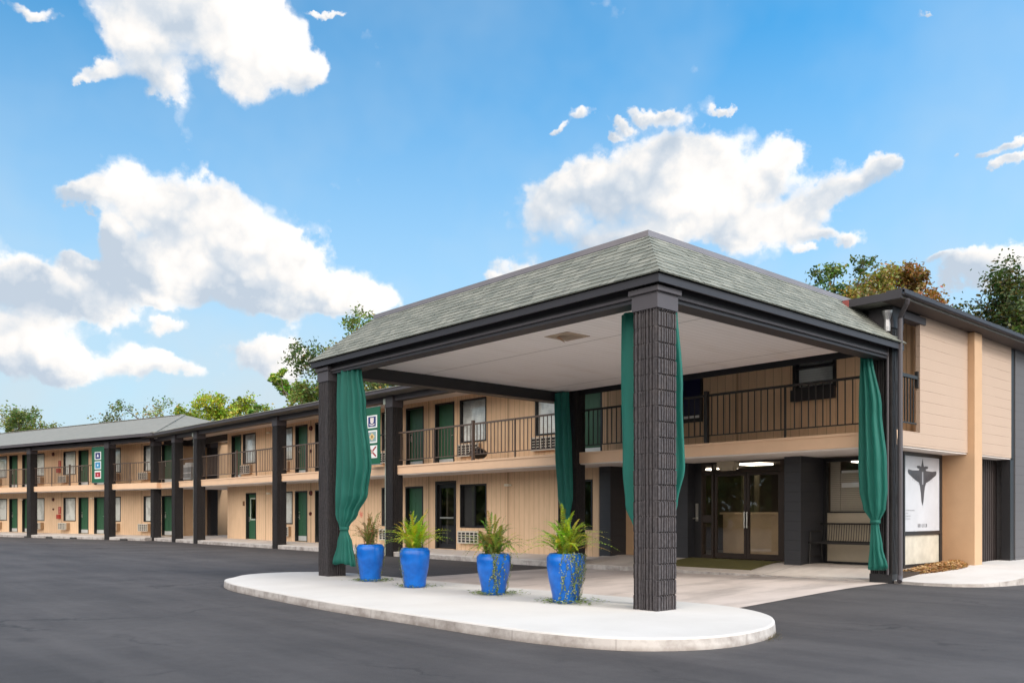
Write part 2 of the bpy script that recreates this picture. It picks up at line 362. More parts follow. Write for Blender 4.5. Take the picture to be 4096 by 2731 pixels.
M_mat = mat('olive_doormat', (.10, .088, .018), .95, var=.1, vscale=6, bump=.6, bscale=200)
M_mulch = None
M_white = mat('white_enamel', (.78, .78, .77), .5, var=.03)
M_red = mat('red_enamel', (.42, .05, .03), .45, var=.06)
M_tarp = mat('dark_vinyl', (.012, .012, .012), .5, var=.05)
M_navy = mat('navy_panel', (.010, .012, .055), .3, var=.15, vscale=1)
M_lampb = mat('beige_lamp_housing', (.46, .40, .30), .55, var=.06)

def b_fabric(t, b, o):
    n = t.noise(t.vmath('MULTIPLY', o, (1, 1, .25)), 3.0, 4); w = t.noise(o, 240, 2)
    c = t.ramp(n, [(.3, (.008, .12, .098)), (.7, (.020, .185, .152))])
    t.put(b.inputs['Base Color'], c); t.put(b.inputs['Normal'], t.bump(t.noise(t.vmath('MULTIPLY', o, (1, 1, .45)), 11, 5, .65), .55, .022, t.bump(w, .3, .002)))
    b.inputs['Sheen Weight'].default_value = .15; b.inputs['Sheen Tint'].default_value = (.5, .9, .8, 1)
    tl = t.node('ShaderNodeBsdfTranslucent'); tl.inputs[0].default_value = (.10, .55, .47, 1)
    mx = t.node('ShaderNodeMixShader'); mx.inputs[0].default_value = .38; t.l.new(b.outputs[0], mx.inputs[1]); t.l.new(tl.outputs[0], mx.inputs[2]); t.l.new(mx.outputs[0], t.n['Material Output'].inputs[0])
M_fabric = mat('teal_green_curtain_fabric', rough=.7, build=b_fabric)

def b_glaze(t, b, o):
    n = t.noise(o, 5, 5, .6); n2 = t.noise(t.vmath('MULTIPLY', o, (1, 1, .3)), 14, 4)
    c = t.ramp(n, [(.3, (.000, .075, .38)), (.7, (.001, .15, .62))])
    c = t.mix(t.ramp(n2, [(.62, 0.), (.8, .5)]), c, (.01, .03, .18))
    t.put(b.inputs['Base Color'], c)
    t.put(b.inputs['Normal'], t.bump(n, .15, .02))
M_glaze = mat('cobalt_blue_glaze', rough=.28, coat=.1, spec=.4, build=b_glaze)
M_soil = mat('potting_soil', (.035, .022, .014), .95, bump=.8, bscale=40)

def leafmat(name, tr=.45, rough=.5):
    def f(t, b, o):
        a = t.node('ShaderNodeAttribute', attribute_name='tint')
        t.put(b.inputs['Base Color'], a.outputs['Color'])
        tl = t.node('ShaderNodeBsdfTranslucent'); t.put(tl.inputs[0], t.mix(1., a.outputs['Color'], (1.15, 1.25, .7), 'MULTIPLY'))
        mx = t.node('ShaderNodeMixShader'); mx.inputs[0].default_value = tr
        t.l.new(b.outputs[0], mx.inputs[1]); t.l.new(tl.outputs[0], mx.inputs[2]); t.l.new(mx.outputs[0], t.n['Material Output'].inputs[0])
    return mat(name, rough=rough, build=f)
M_leaf = leafmat('tree_leaves', .35); M_fern = leafmat('fern_leaflets', .4, .45); M_vine = leafmat('vine_leaves', .3)
M_bark = mat('tree_bark', (.13, .10, .075), .95, var=.2, bump=.8, bscale=20)

def flat(name, col, rough=.6): return mat(name, col, rough, var=.02)

# ------------------------------------------------------------------ mesh builder
class MB:
    def __init__(s): s.v = []; s.f = []; s.m = []; s.c = []
    def face(s, pts, m=0, c=None):
        i = len(s.v); s.v += [tuple(p) for p in pts]; s.f.append(tuple(range(i, i + len(pts)))); s.m.append(m); s.c.append(c)
    def box(s, x0, x1, y0, y1, z0, z1, m=0):
        if x0 > x1: x0, x1 = x1, x0
        if y0 > y1: y0, y1 = y1, y0
        i = len(s.v)
        s.v += [(x, y, z) for z in (z0, z1) for y in (y0, y1) for x in (x0, x1)]
        for q in ((0, 2, 3, 1), (4, 5, 7, 6), (0, 1, 5, 4), (2, 6, 7, 3), (0, 4, 6, 2), (1, 3, 7, 5)):
            s.f.append(tuple(i + k for k in q)); s.m.append(m); s.c.append(None)
    def beam(s, a, b, w, h, m=0, up=(0, 0, 1)):
        a = Vector(a); b = Vector(b); d = (b - a).normalized(); sd_ = d.cross(Vector(up))
        if sd_.length < 1e-4: sd_ = Vector((1, 0, 0))
        sd_.normalize(); u = sd_.cross(d).normalized(); i = len(s.v)
        for p in (a, b):
            for sx, sy in ((-1, -1), (1, -1), (1, 1), (-1, 1)): s.v.append(tuple(p + sd_ * sx * w / 2 + u * sy * h / 2))
        for q in ((3, 2, 1, 0), (4, 5, 6, 7), (0, 1, 5, 4), (1, 2, 6, 5), (2, 3, 7, 6), (3, 0, 4, 7)):
            s.f.append(tuple(i + k for k in q)); s.m.append(m); s.c.append(None)
    def tube(s, path, rad, n=8, m=0, caps=True):
        pts = [Vector(p) for p in path]; rs = rad if hasattr(rad, '__len__') else [rad] * len(pts); i = len(s.v)
        ref = Vector((0, 0, 1)) if abs((pts[-1] - pts[0]).normalized().z) < .9 else Vector((1, 0, 0))
        for k, p in enumerate(pts):
            d = (pts[min(k + 1, len(pts) - 1)] - pts[max(k - 1, 0)]).normalized()
            a = d.cross(ref).normalized(); b = d.cross(a)
            for j in range(n):
                t = 2 * math.pi * j / n; s.v.append(tuple(p + (a * math.cos(t) + b * math.sin(t)) * rs[k]))
        for k in range(len(pts) - 1):
            for j in range(n):
                j2 = (j + 1) % n; s.f.append((i + k * n + j, i + k * n + j2, i + (k + 1) * n + j2, i + (k + 1) * n + j)); s.m.append(m); s.c.append(None)
        if caps:
            s.f.append(tuple(i + j for j in range(n))[::-1]); s.m.append(m); s.c.append(None)
            e = i + (len(pts) - 1) * n; s.f.append(tuple(e + j for j in range(n))); s.m.append(m); s.c.append(None)
    def rings(s, rings, m=0, closed=True, cap0=True, cap1=True):
        n = len(rings[0]); i = len(s.v)
        for r in rings: s.v += [tuple(p) for p in r]
        for k in range(len(rings) - 1):
            for j in range(n if closed else n - 1):
                j2 = (j + 1) % n; s.f.append((i + k * n + j, i + k * n + j2, i + (k + 1) * n + j2, i + (k + 1) * n + j)); s.m.append(m); s.c.append(None)
        if cap0: s.f.append(tuple(range(i, i + n))[::-1]); s.m.append(m); s.c.append(None)
        if cap1: e = i + (len(rings) - 1) * n; s.f.append(tuple(range(e, e + n))); s.m.append(m); s.c.append(None)
    def build(s, name, mats, parent=None, loc=None, smooth=False, rotz=0.):
        me = bpy.data.meshes.new(name); me.from_pydata(s.v, [], s.f)
        for mm in (mats if isinstance(mats, (list, tuple)) else [mats]): me.materials.append(mm)
        me.polygons.foreach_set('material_index', s.m)
        if any(c is not None for c in s.c):
            at = me.color_attributes.new('tint', 'FLOAT_COLOR', 'CORNER'); buf = []
            for f, c in zip(s.f, s.c):
                if c is None: c = (.5, .5, .5)
                if not hasattr(c, '__len__'): c = (c, c, c)
                buf += [c[0], c[1], c[2], 1.0] * len(f)
            at.data.foreach_set('color', buf)
        if smooth: me.polygons.foreach_set('use_smooth', [True] * len(me.polygons))
        me.update()
        o = bpy.data.objects.new(name, me); COL.objects.link(o)
        if parent: o.parent = parent
        if loc: o.location = loc
        if rotz: o.rotation_euler = (0, 0, rotz)
        return o
def tag(o, label=None, cat=None, group=None, kind=None):
    if label: o['label'] = label
    if cat: o['category'] = cat
    if group: o['group'] = group
    if kind: o['kind'] = kind
    return o
def empty(name, loc, label, cat, group=None, rz=0.):
    o = bpy.data.objects.new(name, None); COL.objects.link(o); o.location = loc; o.rotation_euler = (0, 0, rz); o.empty_display_size = .3
    return tag(o, label, cat, group)
def inst(o, parent, loc, rotz=0., scale=None):
    c = o.copy(); COL.objects.link(c); c.parent = parent; c.location = loc; c.rotation_euler = (0, 0, rotz)
    if scale: c.scale = scale
    for ch in o.children:
        k = ch.copy(); COL.objects.link(k); k.parent = c
    return c
def bevel(o, w=.006, seg=2):
    b = o.modifiers.new('bevel', 'BEVEL'); b.width = w; b.segments = seg; b.limit_method = 'ANGLE'; b.angle_limit = R(40); return o

# ------------------------------------------------------------------ ground
def sm(a, b, x):
    t = min(1, max(0, (x - a) / (b - a))); return t * t * (3 - 2 * t)
def gz(x, y): return .02 + .10 * sm(0, 6, y) * sm(-8, 0, x) + .03 * sm(0, 6, y)
def sheet(xs, ys, zf, name, m):
    b = MB(); i = 0
    b.v = [(x, y, zf(x, y)) for y in ys for x in xs]; n = len(xs)
    for j in range(len(ys) - 1):
        for i in range(n - 1):
            b.f.append((j * n + i, j * n + i + 1, (j + 1) * n + i + 1, (j + 1) * n + i)); b.m.append(0); b.c.append(None)
    return b.build(name, m, smooth=True)
rng = lambda a, b, n: [a + (b - a) * i / n for i in range(n + 1)]
g = sheet([-900, -300, -120, -60, -30, -15] + rng(-10, 10, 40) + [15, 30, 80, 300, 900], [-900, -200, -60, -20, -10] + rng(-4, 12, 32) + [20, 60, 200, 1200], gz, 'parking_lot', M_asphalt)
tag(g, kind='structure')
dr = sheet(rng(-8.05, -.05, 32), rng(.85, 6.56, 24), lambda x, y: gz(x, y) + .008, 'concrete_drive', M_drive); tag(dr, kind='structure')

# faded parking lines on the far lot
pl = MB()
for i in range(5):
    x = -34.5 + i * 3.0; y0, y1 = .9, 5.4
    pl.face([(x - 2.3, y0, gz(x, y0) + .005), (x - 2.2, y0, gz(x, y0) + .005), (x + .1, y1, gz(x, y1) + .009), (x, y1, gz(x, y1) + .009)])
def b_line(t, b, o):
    n = t.noise(o, 12, 5, .7); c = t.mix(t.ramp(n, [(.35, 0.), (.65, .75)]), (.22, .21, .21), (.085, .08, .085)); t.put(b.inputs['Base Color'], c)
o = pl.build('parking_lines', mat('worn_line_paint', rough=.85, build=b_line)); tag(o, kind='structure')

# island
ISL = [(-9.15, -1.49), (-8.75, -1.82), (-7.9, -2.08), (-6.8, -2.22), (-5.2, -2.36), (-3.7, -2.44), (-2.3, -2.43), (-.8, -2.42), (.17, -2.38), (.9, -2.2), (1.35, -1.93), (1.68, -1.46), (1.80, -.92), (1.72, -.25), (1.44, .35), (1.05, .82), (.5, 1.15), (-.2, 1.27), (-1.5, 1.2), (-4, 1.0), (-7, .9), (-8.9, .84), (-9.55, .5), (-9.9, -.22), (-9.72, -.95)]
def catmull(pts, k=4):
    out = []; n = len(pts)
    for i in range(n):
        p0, p1, p2, p3 = [Vector((*pts[(i + j - 1) % n], 0)) for j in range(4)]
        for q in range(k):
            t = q / k
            out.append(.5 * ((2 * p1) + (-p0 + p2) * t + (2 * p0 - 5 * p1 + 4 * p2 - p3) * t * t + (-p0 + 3 * p1 - 3 * p2 + p3) * t ** 3))
    return [(p.x, p.y) for p in out]
oi = catmull(ISL, 5)
def offset(poly, d):
    out = []; n = len(poly); cx = sum(p[0] for p in poly) / n; cy = sum(p[1] for p in poly) / n
    for i in range(n):
        a = Vector((*poly[i - 1], 0)); c = Vector((*poly[(i + 1) % n], 0)); tnv = (c - a).normalized(); nv = Vector((tnv.y, -tnv.x, 0))
        out.append((poly[i][0] - nv.x * d, poly[i][1] - nv.y * d))
    return out
b = MB(); rs = []
random.seed(3)
jit = [random.uniform(-.004, .004) for _ in oi]
for d, z in ((-.012, -.05), (-.012, .02), (-.004, .10), (0, .130), (.010, .144), (.028, .15)):
    pp = offset(oi, d); rs.append([(p[0], p[1], z) for p in pp])
b.rings(rs, 1, cap0=False, cap1=True); b.m[-1] = 0
n_ = len(oi)
for k in range(len(b.m) - 1 - 2 * n_, len(b.m) - 1): b.m[k] = 0
o = b.build('concrete_island', [M_island, M_kerbside]); tag(o, kind='structure')

# ------------------------------------------------------------------ reusable parts
def make_door(handle_right=False, panels=True):
    """outer frame 1.0 x 2.0, wall face at y=0, leaf recessed"""
    b = MB(); b.box(.05, .95, .13, .17, .01, 1.95)
    if panels:
        for (x0, x1) in ((.14, .44), (.56, .86)):
            for (z0, z1) in ((.24, .82), (.96, 1.52), (1.62, 1.84)):
                # moulded panel: raised field inside a sunken ring
                b.box(x0, x1, .126, .13, z0, z0 + .02); b.box(x0, x1, .126, .13, z1 - .02, z1)
                b.box(x0, x0 + .02, .126, .13, z0 + .02, z1 - .02); b.box(x1 - .02, x1, .126, .13, z0 + .02, z1 - .02)
                b.box(x0 + .05, x1 - .05, .120, .13, z0 + .05, z1 - .05)
    d = b.build('door', M_green); bevel(d, .004, 1)
    f = MB(); f.box(0, .05, -.012, .2, 0, 2.0); f.box(.95, 1.0, -.012, .2, 0, 2.0); f.box(.05, .95, -.012, .2, 1.95, 2.0)
    f.build('door_frame', M_frame, d)
    k = MB(); k.box(.07, .93, .115, .13, .03, .22); k.build('kick_plate', M_kick, d)
    h = MB(); hx = .86 if handle_right else .14
    sg = -1 if handle_right else 1
    h.box(hx - .028, hx + .028, .108, .13, .88, 1.08); h.tube([(hx, .11, .96), (hx, .07, .96)], .012, 8); h.tube([(hx, .07, .96), (hx + sg * .11, .075, .955)], .011, 8)
    h.tube([(hx, .13, 1.16), (hx, .10, 1.16)], .028, 10)
    h.build('handle', M_handle, d)
    return d
def make_window(w=1.26, h=1.32, blind=True, slider=False):
    d = MB(); t = .045
    d.box(0, t, -.015, .15, 0, h); d.box(w - t, w, -.015, .15, 0, h); d.box(t, w - t, -.015, .15, h - t, h); d.box(t, w - t, -.02, .15, 0, t)
    if slider: d.box(w / 2 - .02, w / 2 + .02, .06, .11, t, h - t)
    o = d.build('window', M_frame)
    gl = MB(); gl.face([(t, .085, t), (w - t, .085, t), (w - t, .085, h - t), (t, .085, h - t)]); gl.build('pane', M_glassd if slider else M_glass, o)
    bl = MB()
    if blind: bl.box(t, w - t, .092, .10, t, h - t); bl.build('blind', M_blind, o)
    else:
        bl.box(t, w * .40, .13, .15, t, h - t); bl.build('curtain', mat('grey_room_curtain', (.10, .10, .105), .9), o)
    return o
def make_ac():
    """front-left-bottom at 0, 1.0 wide .38 high, protrudes towards -y"""
    b = MB(); W, H, D = 1.0, .38, .14
    b.box(0, W, -D + .03, 0, 0, H); o = b.build('air_conditioner', M_actan); bevel(o, .01)
    f = MB(); y0, y1 = -D, -D + .03
    f.box(0, W, y0, y1, 0, .035); f.box(0, W, y0, y1, H - .045, H)
    nx = 5; cw = W / nx
    for i in range(nx + 1):
        x = min(max(i * cw, .02), W - .02); f.box(x - .016, x + .016, y0, y1, .035, H - .045)
    for j in range(1, 4):
        z = .035 + j * (H - .08) / 4
        for i in range(nx):
            xa = min(max(i * cw, .02), W - .02) + .016; xb = min(max((i + 1) * cw, .02), W - .02) - .016; f.box(xa, xb, y0 + .004, y1, z - .009, z + .009)
    f.build('grille', M_acw, o)
    v = MB(); v.box(.02, W - .02, -D + .022, -D + .0285, .03, H - .04); v.build('vent', M_acd, o)
    return o
PROTO = []
def proto(o): PROTO.append(o); return o
P_door = proto(make_door(False)); P_doorR = proto(make_door(True)); P_door2 = proto(make_door(False, False))
P_win = proto(make_window()); P_win2 = proto(make_window(slider=True, blind=False)); P_ac = proto(make_ac())

def split_col(rs=.2, w=.39, H=5.0, seed=1, nr=9):
    """rough ribbed block column, front right corner at 0,0, running to -w in x and +w in y"""
    rnd = random.Random(seed); per = []
    sides = [((-w, 0), (1, 0), (0, -1)), ((0, 0), (0, 1), (1, 0)), ((0, w), (-1, 0), (0, 1)), ((-w, w), (0, -1), (-1, 0))]
    prof = []
    for (o0, dv, nv) in sides:
        ws = [rnd.uniform(.65, 1.4) for _ in range(nr)]; tw = sum(ws); ac = [sum(ws[:k]) / tw for k in range(nr + 1)]
        for k in range(nr):
            a = ac[k]; e = ac[k + 1]; q = (e - a); gd_ = rnd.uniform(-.042, -.022)
            for tt, dd in ((a + q * .02, gd_), (a + q * .34, gd_), (a + q * .42, .0), (a + q * .94, .0)):
                prof.append((o0, dv, nv, tt, dd, k))
    zs = []; z = 0
    while z < H - 1e-6: zs.append(z); z += rs
    zs.append(H)
    if rs < .06:
        zs = sorted(set([round(z, 4) for z in zs] + [round(.2 * k + e, 4) for k in range(1, int(H / .2) + 1) for e in (-.012, -.005, .005, .012) if .2 * k + e < H]))
    rings = []; blockj = {}
    for zi, z in enumerate(zs):
        ring = []; blk = int((z + 1e-6) / .2)
        for (o0, dv, nv, tt, dd, k) in prof:
            j = blockj.setdefault((nv, k, blk), rnd.uniform(-.004, .004))
            rr = rnd.uniform(-.0018, .0018)
            near = abs(z - .2 * round(z / .2)) < .0065 and .05 < z < H - .01
            dep = dd + j + rr - ((.016 if nv == (1, 0) else .006) if near and rs < .06 else 0)
            tj = tt * w + rnd.uniform(-.0008, .0008)
            ring.append((o0[0] + dv[0] * tj + nv[0] * dep, o0[1] + dv[1] * tj + nv[1] * dep, z))
        rings.append(ring)
    b = MB(); b.rings(rings, 0); return b

# ------------------------------------------------------------------ motel wings
ACCESS_Z = .27
def wall_open(b, x0, x1, y0, y1, z0, z1, ops, m=0):
    xs = sorted({x0, x1} | {v for o in ops for v in (max(x0, o[0]), min(x1, o[1])) if x0 <= v <= x1})
    for a, c in zip(xs[:-1], xs[1:]):
        if c - a < 1e-4: continue
        mid = (a + c) / 2; segs = sorted((o[2], o[3]) for o in ops if o[0] < mid < o[1]); z = z0
        for s0, s1 in segs:
            if s0 > z + 1e-4: b.box(a, c, y0, y1, z, s0, m)
            z = max(z, s1)
        if z < z1 - 1e-4: b.box(a, c, y0, y1, z, z1, m)
YW = 1.30
def railing(parent, x0, x1, y=.05, z=2.87, mt=None, posts=()):
    b = MB(); mt = mt or M_rail
    b.box(x0, x1, y - .028, y + .028, 3.86, 3.905); b.box(x0, x1, y - .012, y + .012, 3.02, 3.045)
    x = x0 + .10
    while x < x1 - .04:
        if all(abs(x - p[0]) > .05 for p in posts): b.box(x - .009, x + .009, y - .009, y + .009, 3.045, 3.86)
        x += .148
    o = b.build('railing', mt, parent)
    for (px, pw, ph) in posts:
        p = MB(); p.box(px - pw / 2, px + pw / 2, y - pw / 2 - .03, y + pw / 2 - .03, z + .002, 3.92 + ph); p.build('railing_post', mt, o)
    return o
def wing(root, xl, xr, columns, lower, upper, kx0, railsegs, slab_x=None):
    # openings: lists of (kind, x); door width 1.0, window 1.26
    lo = []; up = []
    for k, x in lower:
        lo.append((x, x + 1.0, .27, 2.27) if k.startswith('d') else (x, x + 1.26, .95, 2.27))
    for k, x in upper:
        up.append((x, x + 1.0, 2.89, 4.87) if k.startswith('d') else (x, x + 1.26, 3.54, 4.86))
    b = MB(); wall_open(b, xl, xr, YW, YW + .16, .0, 2.6, lo); wall_open(b, xl, xr, YW, YW + .16, 2.6, 5.06, up)
    b.build('wall', M_siding, root)
    for k, x in lower:
        if k == 'd': inst(P_door, root, (x, YW, .27))
        elif k == 'dr': inst(P_doorR, root, (x, YW, .27))
        elif k == 'w': inst(P_win, root, (x, YW, .95)); 
        elif k == 'ws': inst(P_win2, root, (x, YW, .95))
    for k, x in upper:
        if k == 'd': inst(P_door, root, (x, YW, 2.885), scale=(1, 1, .99))
        elif k == 'dr': inst(P_doorR, root, (x, YW, 2.885), scale=(1, 1, .99))
        elif k == 'w': inst(P_win, root, (x, YW, 3.54))
    sx0, sx1 = slab_x or (xl, xr)
    s = MB(); s.box(sx0, sx1, 0, YW - .001, 2.60, 2.87); s.box(sx0, sx1, -.025, -.001, 2.815, 2.868)
    s.build('balcony_slab', [M_slab, M_under], root)
    # pale underside board
    u = MB(); u.box(sx0, sx1, .02, YW - .004, 2.585, 2.597); u.build('balcony_ceiling', M_under, root)
    # eave beam
    bm = MB(); bm.box(sx0, sx1, -.12, .10, 4.86, 5.05); bm.build('eave_beam', M_trim2, root)
    for (x0, x1, posts) in railsegs: railing(root, x0, x1, posts=posts)

def b_col(seed, rs, H): return split_col(rs, .39, H, seed)
colmesh = b_col(5, .1, 5.0)
P_col = proto(colmesh.build('column', M_col))
cc = MB(); cc.box(-.40, .01, -.01, .40, 4.66, 5.0); cc.build('column_cap', M_trim2, P_col)

# ---- near long wing
W1 = empty('motel_wing', (0, 6.72, 0), 'long two storey tan motel wing with green doors and charcoal columns beside the canopy', 'motel')
LOW1 = [('w', -26.12), ('d', -24.66), ('dr', -23.05), ('w', -21.76), ('w', -18.42), ('d', -17.0), ('ws', -14.07), ('w', -10.72 + .93)]
LOW1 = [('w', -26.12), ('d', -24.66), ('dr', -23.05), ('w', -21.76), ('w', -18.42), ('d', -17.0), ('ws', -14.07), ('ws', -9.79)]
UP1 = [('dr', -30.60), ('w', -29.42), ('w', -26.12), ('d', -24.64), ('dr', -23.05), ('w', -21.76), ('w', -18.42), ('d', -16.97), ('dr', -15.36), ('w', -14.08), ('w', -10.71), ('d', -9.2)]
lo = [(x, x + (1.0 if k[0] == 'd' else 1.26), .27 if k[0] == 'd' else .95, 2.27) for k, x in LOW1] + [(-15.34, -14.27, .27, 2.40), (-29.13, -28.13, .27, 2.27)]
up = [(x, x + 1.0, 2.885, 4.865) if k[0] == 'd' else (x, x + 1.26, 3.54, 4.86) for k, x in UP1]
b = MB(); wall_open(b, -31.05, -7.95, YW, YW + .16, .0, 2.6, lo); wall_open(b, -31.05, -7.95, YW, YW + .16, 2.6, 5.06, up)
b.box(-31.05, -30.89, YW + .16, 4.2, .0, 5.06)
b.build('wall', M_siding, W1)
b = MB(); b.box(-31.0, -8.0, YW + 2.4, YW + 2.5, 0, 5.05); b.box(-31.0, -8.0, YW + .17, YW + 2.4, 2.62, 2.86); b.box(-31.0, -8.0, YW + .17, YW + 2.4, .2, .26); b.box(-31.0, -8.0, YW + .17, YW + 2.4, 5.0, 5.045)
for x_ in (-22.6, -15.0, -11.8, -8.1): b.box(x_, x_ + .1, YW + .17, YW + 2.4, .26, 5.0)
b.build('room_interior', M_interior, W1)
for k, x in LOW1:
    inst({'d': P_door, 'dr': P_doorR, 'w': P_win, 'ws': P_win2}[k], W1, (x, YW, .27 if k[0] == 'd' else .95))
for k, x in UP1:
    inst({'d': P_door, 'dr': P_doorR, 'w': P_win}[k], W1, (x, YW, 2.885 if k[0] == 'd' else 3.54), scale=(1, 1, .99) if k[0] == 'd' else None)
# black framed glass door
b = MB(); x0, x1 = -15.34, -14.27
b.box(x0, x0 + .09, YW - .015, YW + .17, .27, 2.40); b.box(x1 - .09, x1, YW - .015, YW + .17, .27, 2.40); b.box(x0 + .09, x1 - .09, YW - .015, YW + .17, 2.30, 2.40)
b.box(x0 + .09, x0 + .20, YW + .06, YW + .10, .27, 2.30); b.box(x1 - .20, x1 - .09, YW + .06, YW + .10, .27, 2.30); b.box(x0 + .20, x1 - .20, YW + .06, YW + .10, 2.18, 2.30); b.box(x0 + .20, x1 - .20, YW + .06, YW + .10, .27, .42)
gd = b.build('door', M_frame, W1); gd['label'] = 'black framed glass door'
b = MB(); b.face([(x0 + .2, YW + .08, .42), (x1 - .2, YW + .08, .42), (x1 - .2, YW + .08, 2.18), (x0 + .2, YW + .08, 2.18)]); b.build('pane', M_glassd, gd)
b = MB(); b.box(x0 + .2, x1 - .2, YW + .03, YW + .055, 1.22, 1.27); b.build('handle', M_handle, gd)
# half glazed green door
b = MB(); x0 = -29.13
wall_open(b, x0 + .05, x0 + .95, YW + .12, YW + .16, .28, 2.22, [(x0 + .26, x0 + .78, 1.15, 2.0)])
gd = b.build('door', M_green, W1); gd['label'] = 'green door with a white framed upper window'
b = MB(); b.box(x0, x0 + .05, YW - .012, YW + .2, .27, 2.27); b.box(x0 + .95, x0 + 1, YW - .012, YW + .2, .27, 2.27); b.box(x0 + .05, x0 + .95, YW - .012, YW + .2, 2.22, 2.27); b.build('door_frame', M_frame, gd)
b = MB()
for q in ((x0 + .2, x0 + .26, 1.09, 2.06), (x0 + .78, x0 + .84, 1.09, 2.06), (x0 + .26, x0 + .78, 1.09, 1.15), (x0 + .26, x0 + .78, 2.0, 2.06)): b.box(q[0], q[1], YW + .10, YW + .125, q[2], q[3])
b.build('window_frame', mat('pale_green_trim', (.42, .50, .42), .6), gd)
b = MB(); b.face([(x0 + .26, YW + .14, 1.15), (x0 + .78, YW + .14, 1.15), (x0 + .78, YW + .14, 2.0), (x0 + .26, YW + .14, 2.0)]); b.build('pane', M_glassd, gd)
b = MB(); b.box(x0 + .10, x0 + .15, YW + .09, YW + .12, 1.02, 1.24); b.tube([(x0 + .125, YW + .09, 1.1), (x0 + .22, YW + .06, 1.1)], .012); b.build('handle', M_handle, gd)
# slabs, beams
s = MB(); s.box(-36.6, .0 - 7.96, 0, YW - .001, 2.60, 2.87); s.box(-36.6, -7.96, -.022, -.001, 2.82, 2.868); s.box(-36.04, -31.06, YW - .001, 3.2, 2.62, 2.87)
s.build('balcony_slab', M_slab, W1)
s = MB(); s.box(-36.6, -7.96, .02, YW - .004, 2.575, 2.598); s.box(-36.04, -31.06, YW, 3.2, 2.575, 2.598); s.build('balcony_ceiling', M_under, W1)
s = MB(); s.box(-36.4, -7.96, -.13, .12, 4.87, 5.045); s.build('eave_beam', M_trim2, W1)
s = MB(); s.box(-36.6, -7.96, .121, YW - .002, 5.0, 5.045); s.box(-36.04, -31.06, YW, 3.2, 5.0, 5.045); s.build('porch_ceiling', M_under, W1)
s = MB(); s.box(-36.5, -31.06, YW + .02, YW + .22, 4.72, 4.998); s.box(-36.02, -35.85, .25, 2.55, 4.72, 4.998); s.build('passage_beam', M_black, W1)
# passage side wall and dark pier
s = MB(); s.box(-36.3, -36.05, 1.25, 5.2, 0.0, 5.0); s.build('passage_wall', M_plaster, W1)
for x in (-15.55, -23.23, -30.83, -33.40, -36.17): inst(P_col, W1, (x, -.20, .02))
inst(P_col, W1, (-35.55, 2.38, .02))
# roof edge, flat roof
s = MB(); y0 = -.62
s.face([(-31.0, y0, 5.165), (-7.3, y0, 5.165), (-7.3, 12, 5.6), (-31.0, 12, 5.6)]); s.face([(-31.0, y0, 5.05), (-31.0, 12, 5.05), (-7.3, 12, 5.05), (-7.3, y0, 5.05)]); s.face([(-36.6, y0, 5.165), (-31.0, y0, 5.165), (-31.0, 3.2, 5.28), (-36.6, 3.2, 5.28)]); s.face([(-36.6, y0, 5.05), (-36.6, 3.2, 5.05), (-31.0, 3.2, 5.05), (-31.0, y0, 5.05)]); s.face([(-31.0, 3.2, 5.05), (-31.0, 12, 5.05), (-31.0, 12, 5.6), (-31.0, 3.2, 5.28)]); s.face([(-36.6, 3.2, 5.05), (-36.6, 3.2, 5.28), (-31.0, 3.2, 5.28), (-31.0, 3.2, 5.05)])
s.face([(-36.6, y0, 5.05), (-7.3, y0, 5.05), (-7.3, y0, 5.165), (-36.6, y0, 5.165)]); s.face([(-7.3, y0, 5.05), (-7.3, 12, 5.05), (-7.3, 12, 5.6), (-7.3, y0, 5.165)]); s.face([(-36.6, y0, 5.05), (-36.6, y0, 5.165), (-36.6, 3.2, 5.28), (-36.6, 3.2, 5.05)])
ro = s.build('roof', M_shingle2, W1)
s = MB(); s.box(-36.4, -7.3, y0 - .03, y0 - .002, 5.06, 5.15); s.build('fascia', M_trim2, ro)
s = MB(); random.seed(11); x = -36.4
while x < -7.4: s.box(x, x + .29, y0 - .06, y0 + .25, 5.153 + random.uniform(0, .006), 5.178 + random.uniform(0, .012)); x += .3
s.build('shingle_edge', M_shingle2, ro)
# railings between columns
def pst(x, w=.075, h=.06): return (x, w, h)
def thin(x): return (x, .035, -.02)
cols = [-36.17, -33.40, -30.83, -23.23, -15.55, -8.14]
for a, c in zip(cols[:-1], cols[1:]):
    x0, x1 = a + .005, c - .395 if c != -8.14 else c - .005
    L = x1 - x0; posts = []
    if L > 4: posts = [thin(x0 + L * .25), pst(x0 + L * .5 if c != -8.14 else -11.88), thin(x0 + L * .75 if c != -8.14 else -10.13)]
    railing(W1, x0, x1, posts=posts)
# AC units
for (x, z) in ((-14.05, 3.11), (-10.75, 3.11), (-29.5, 3.1), (-26.1, 3.1), (-18.4, 3.1), (-14.05, .47), (-18.4, .47), (-26.0, .47), (-9.75, .47)):
    inst(P_ac, W1, (x, YW, z))
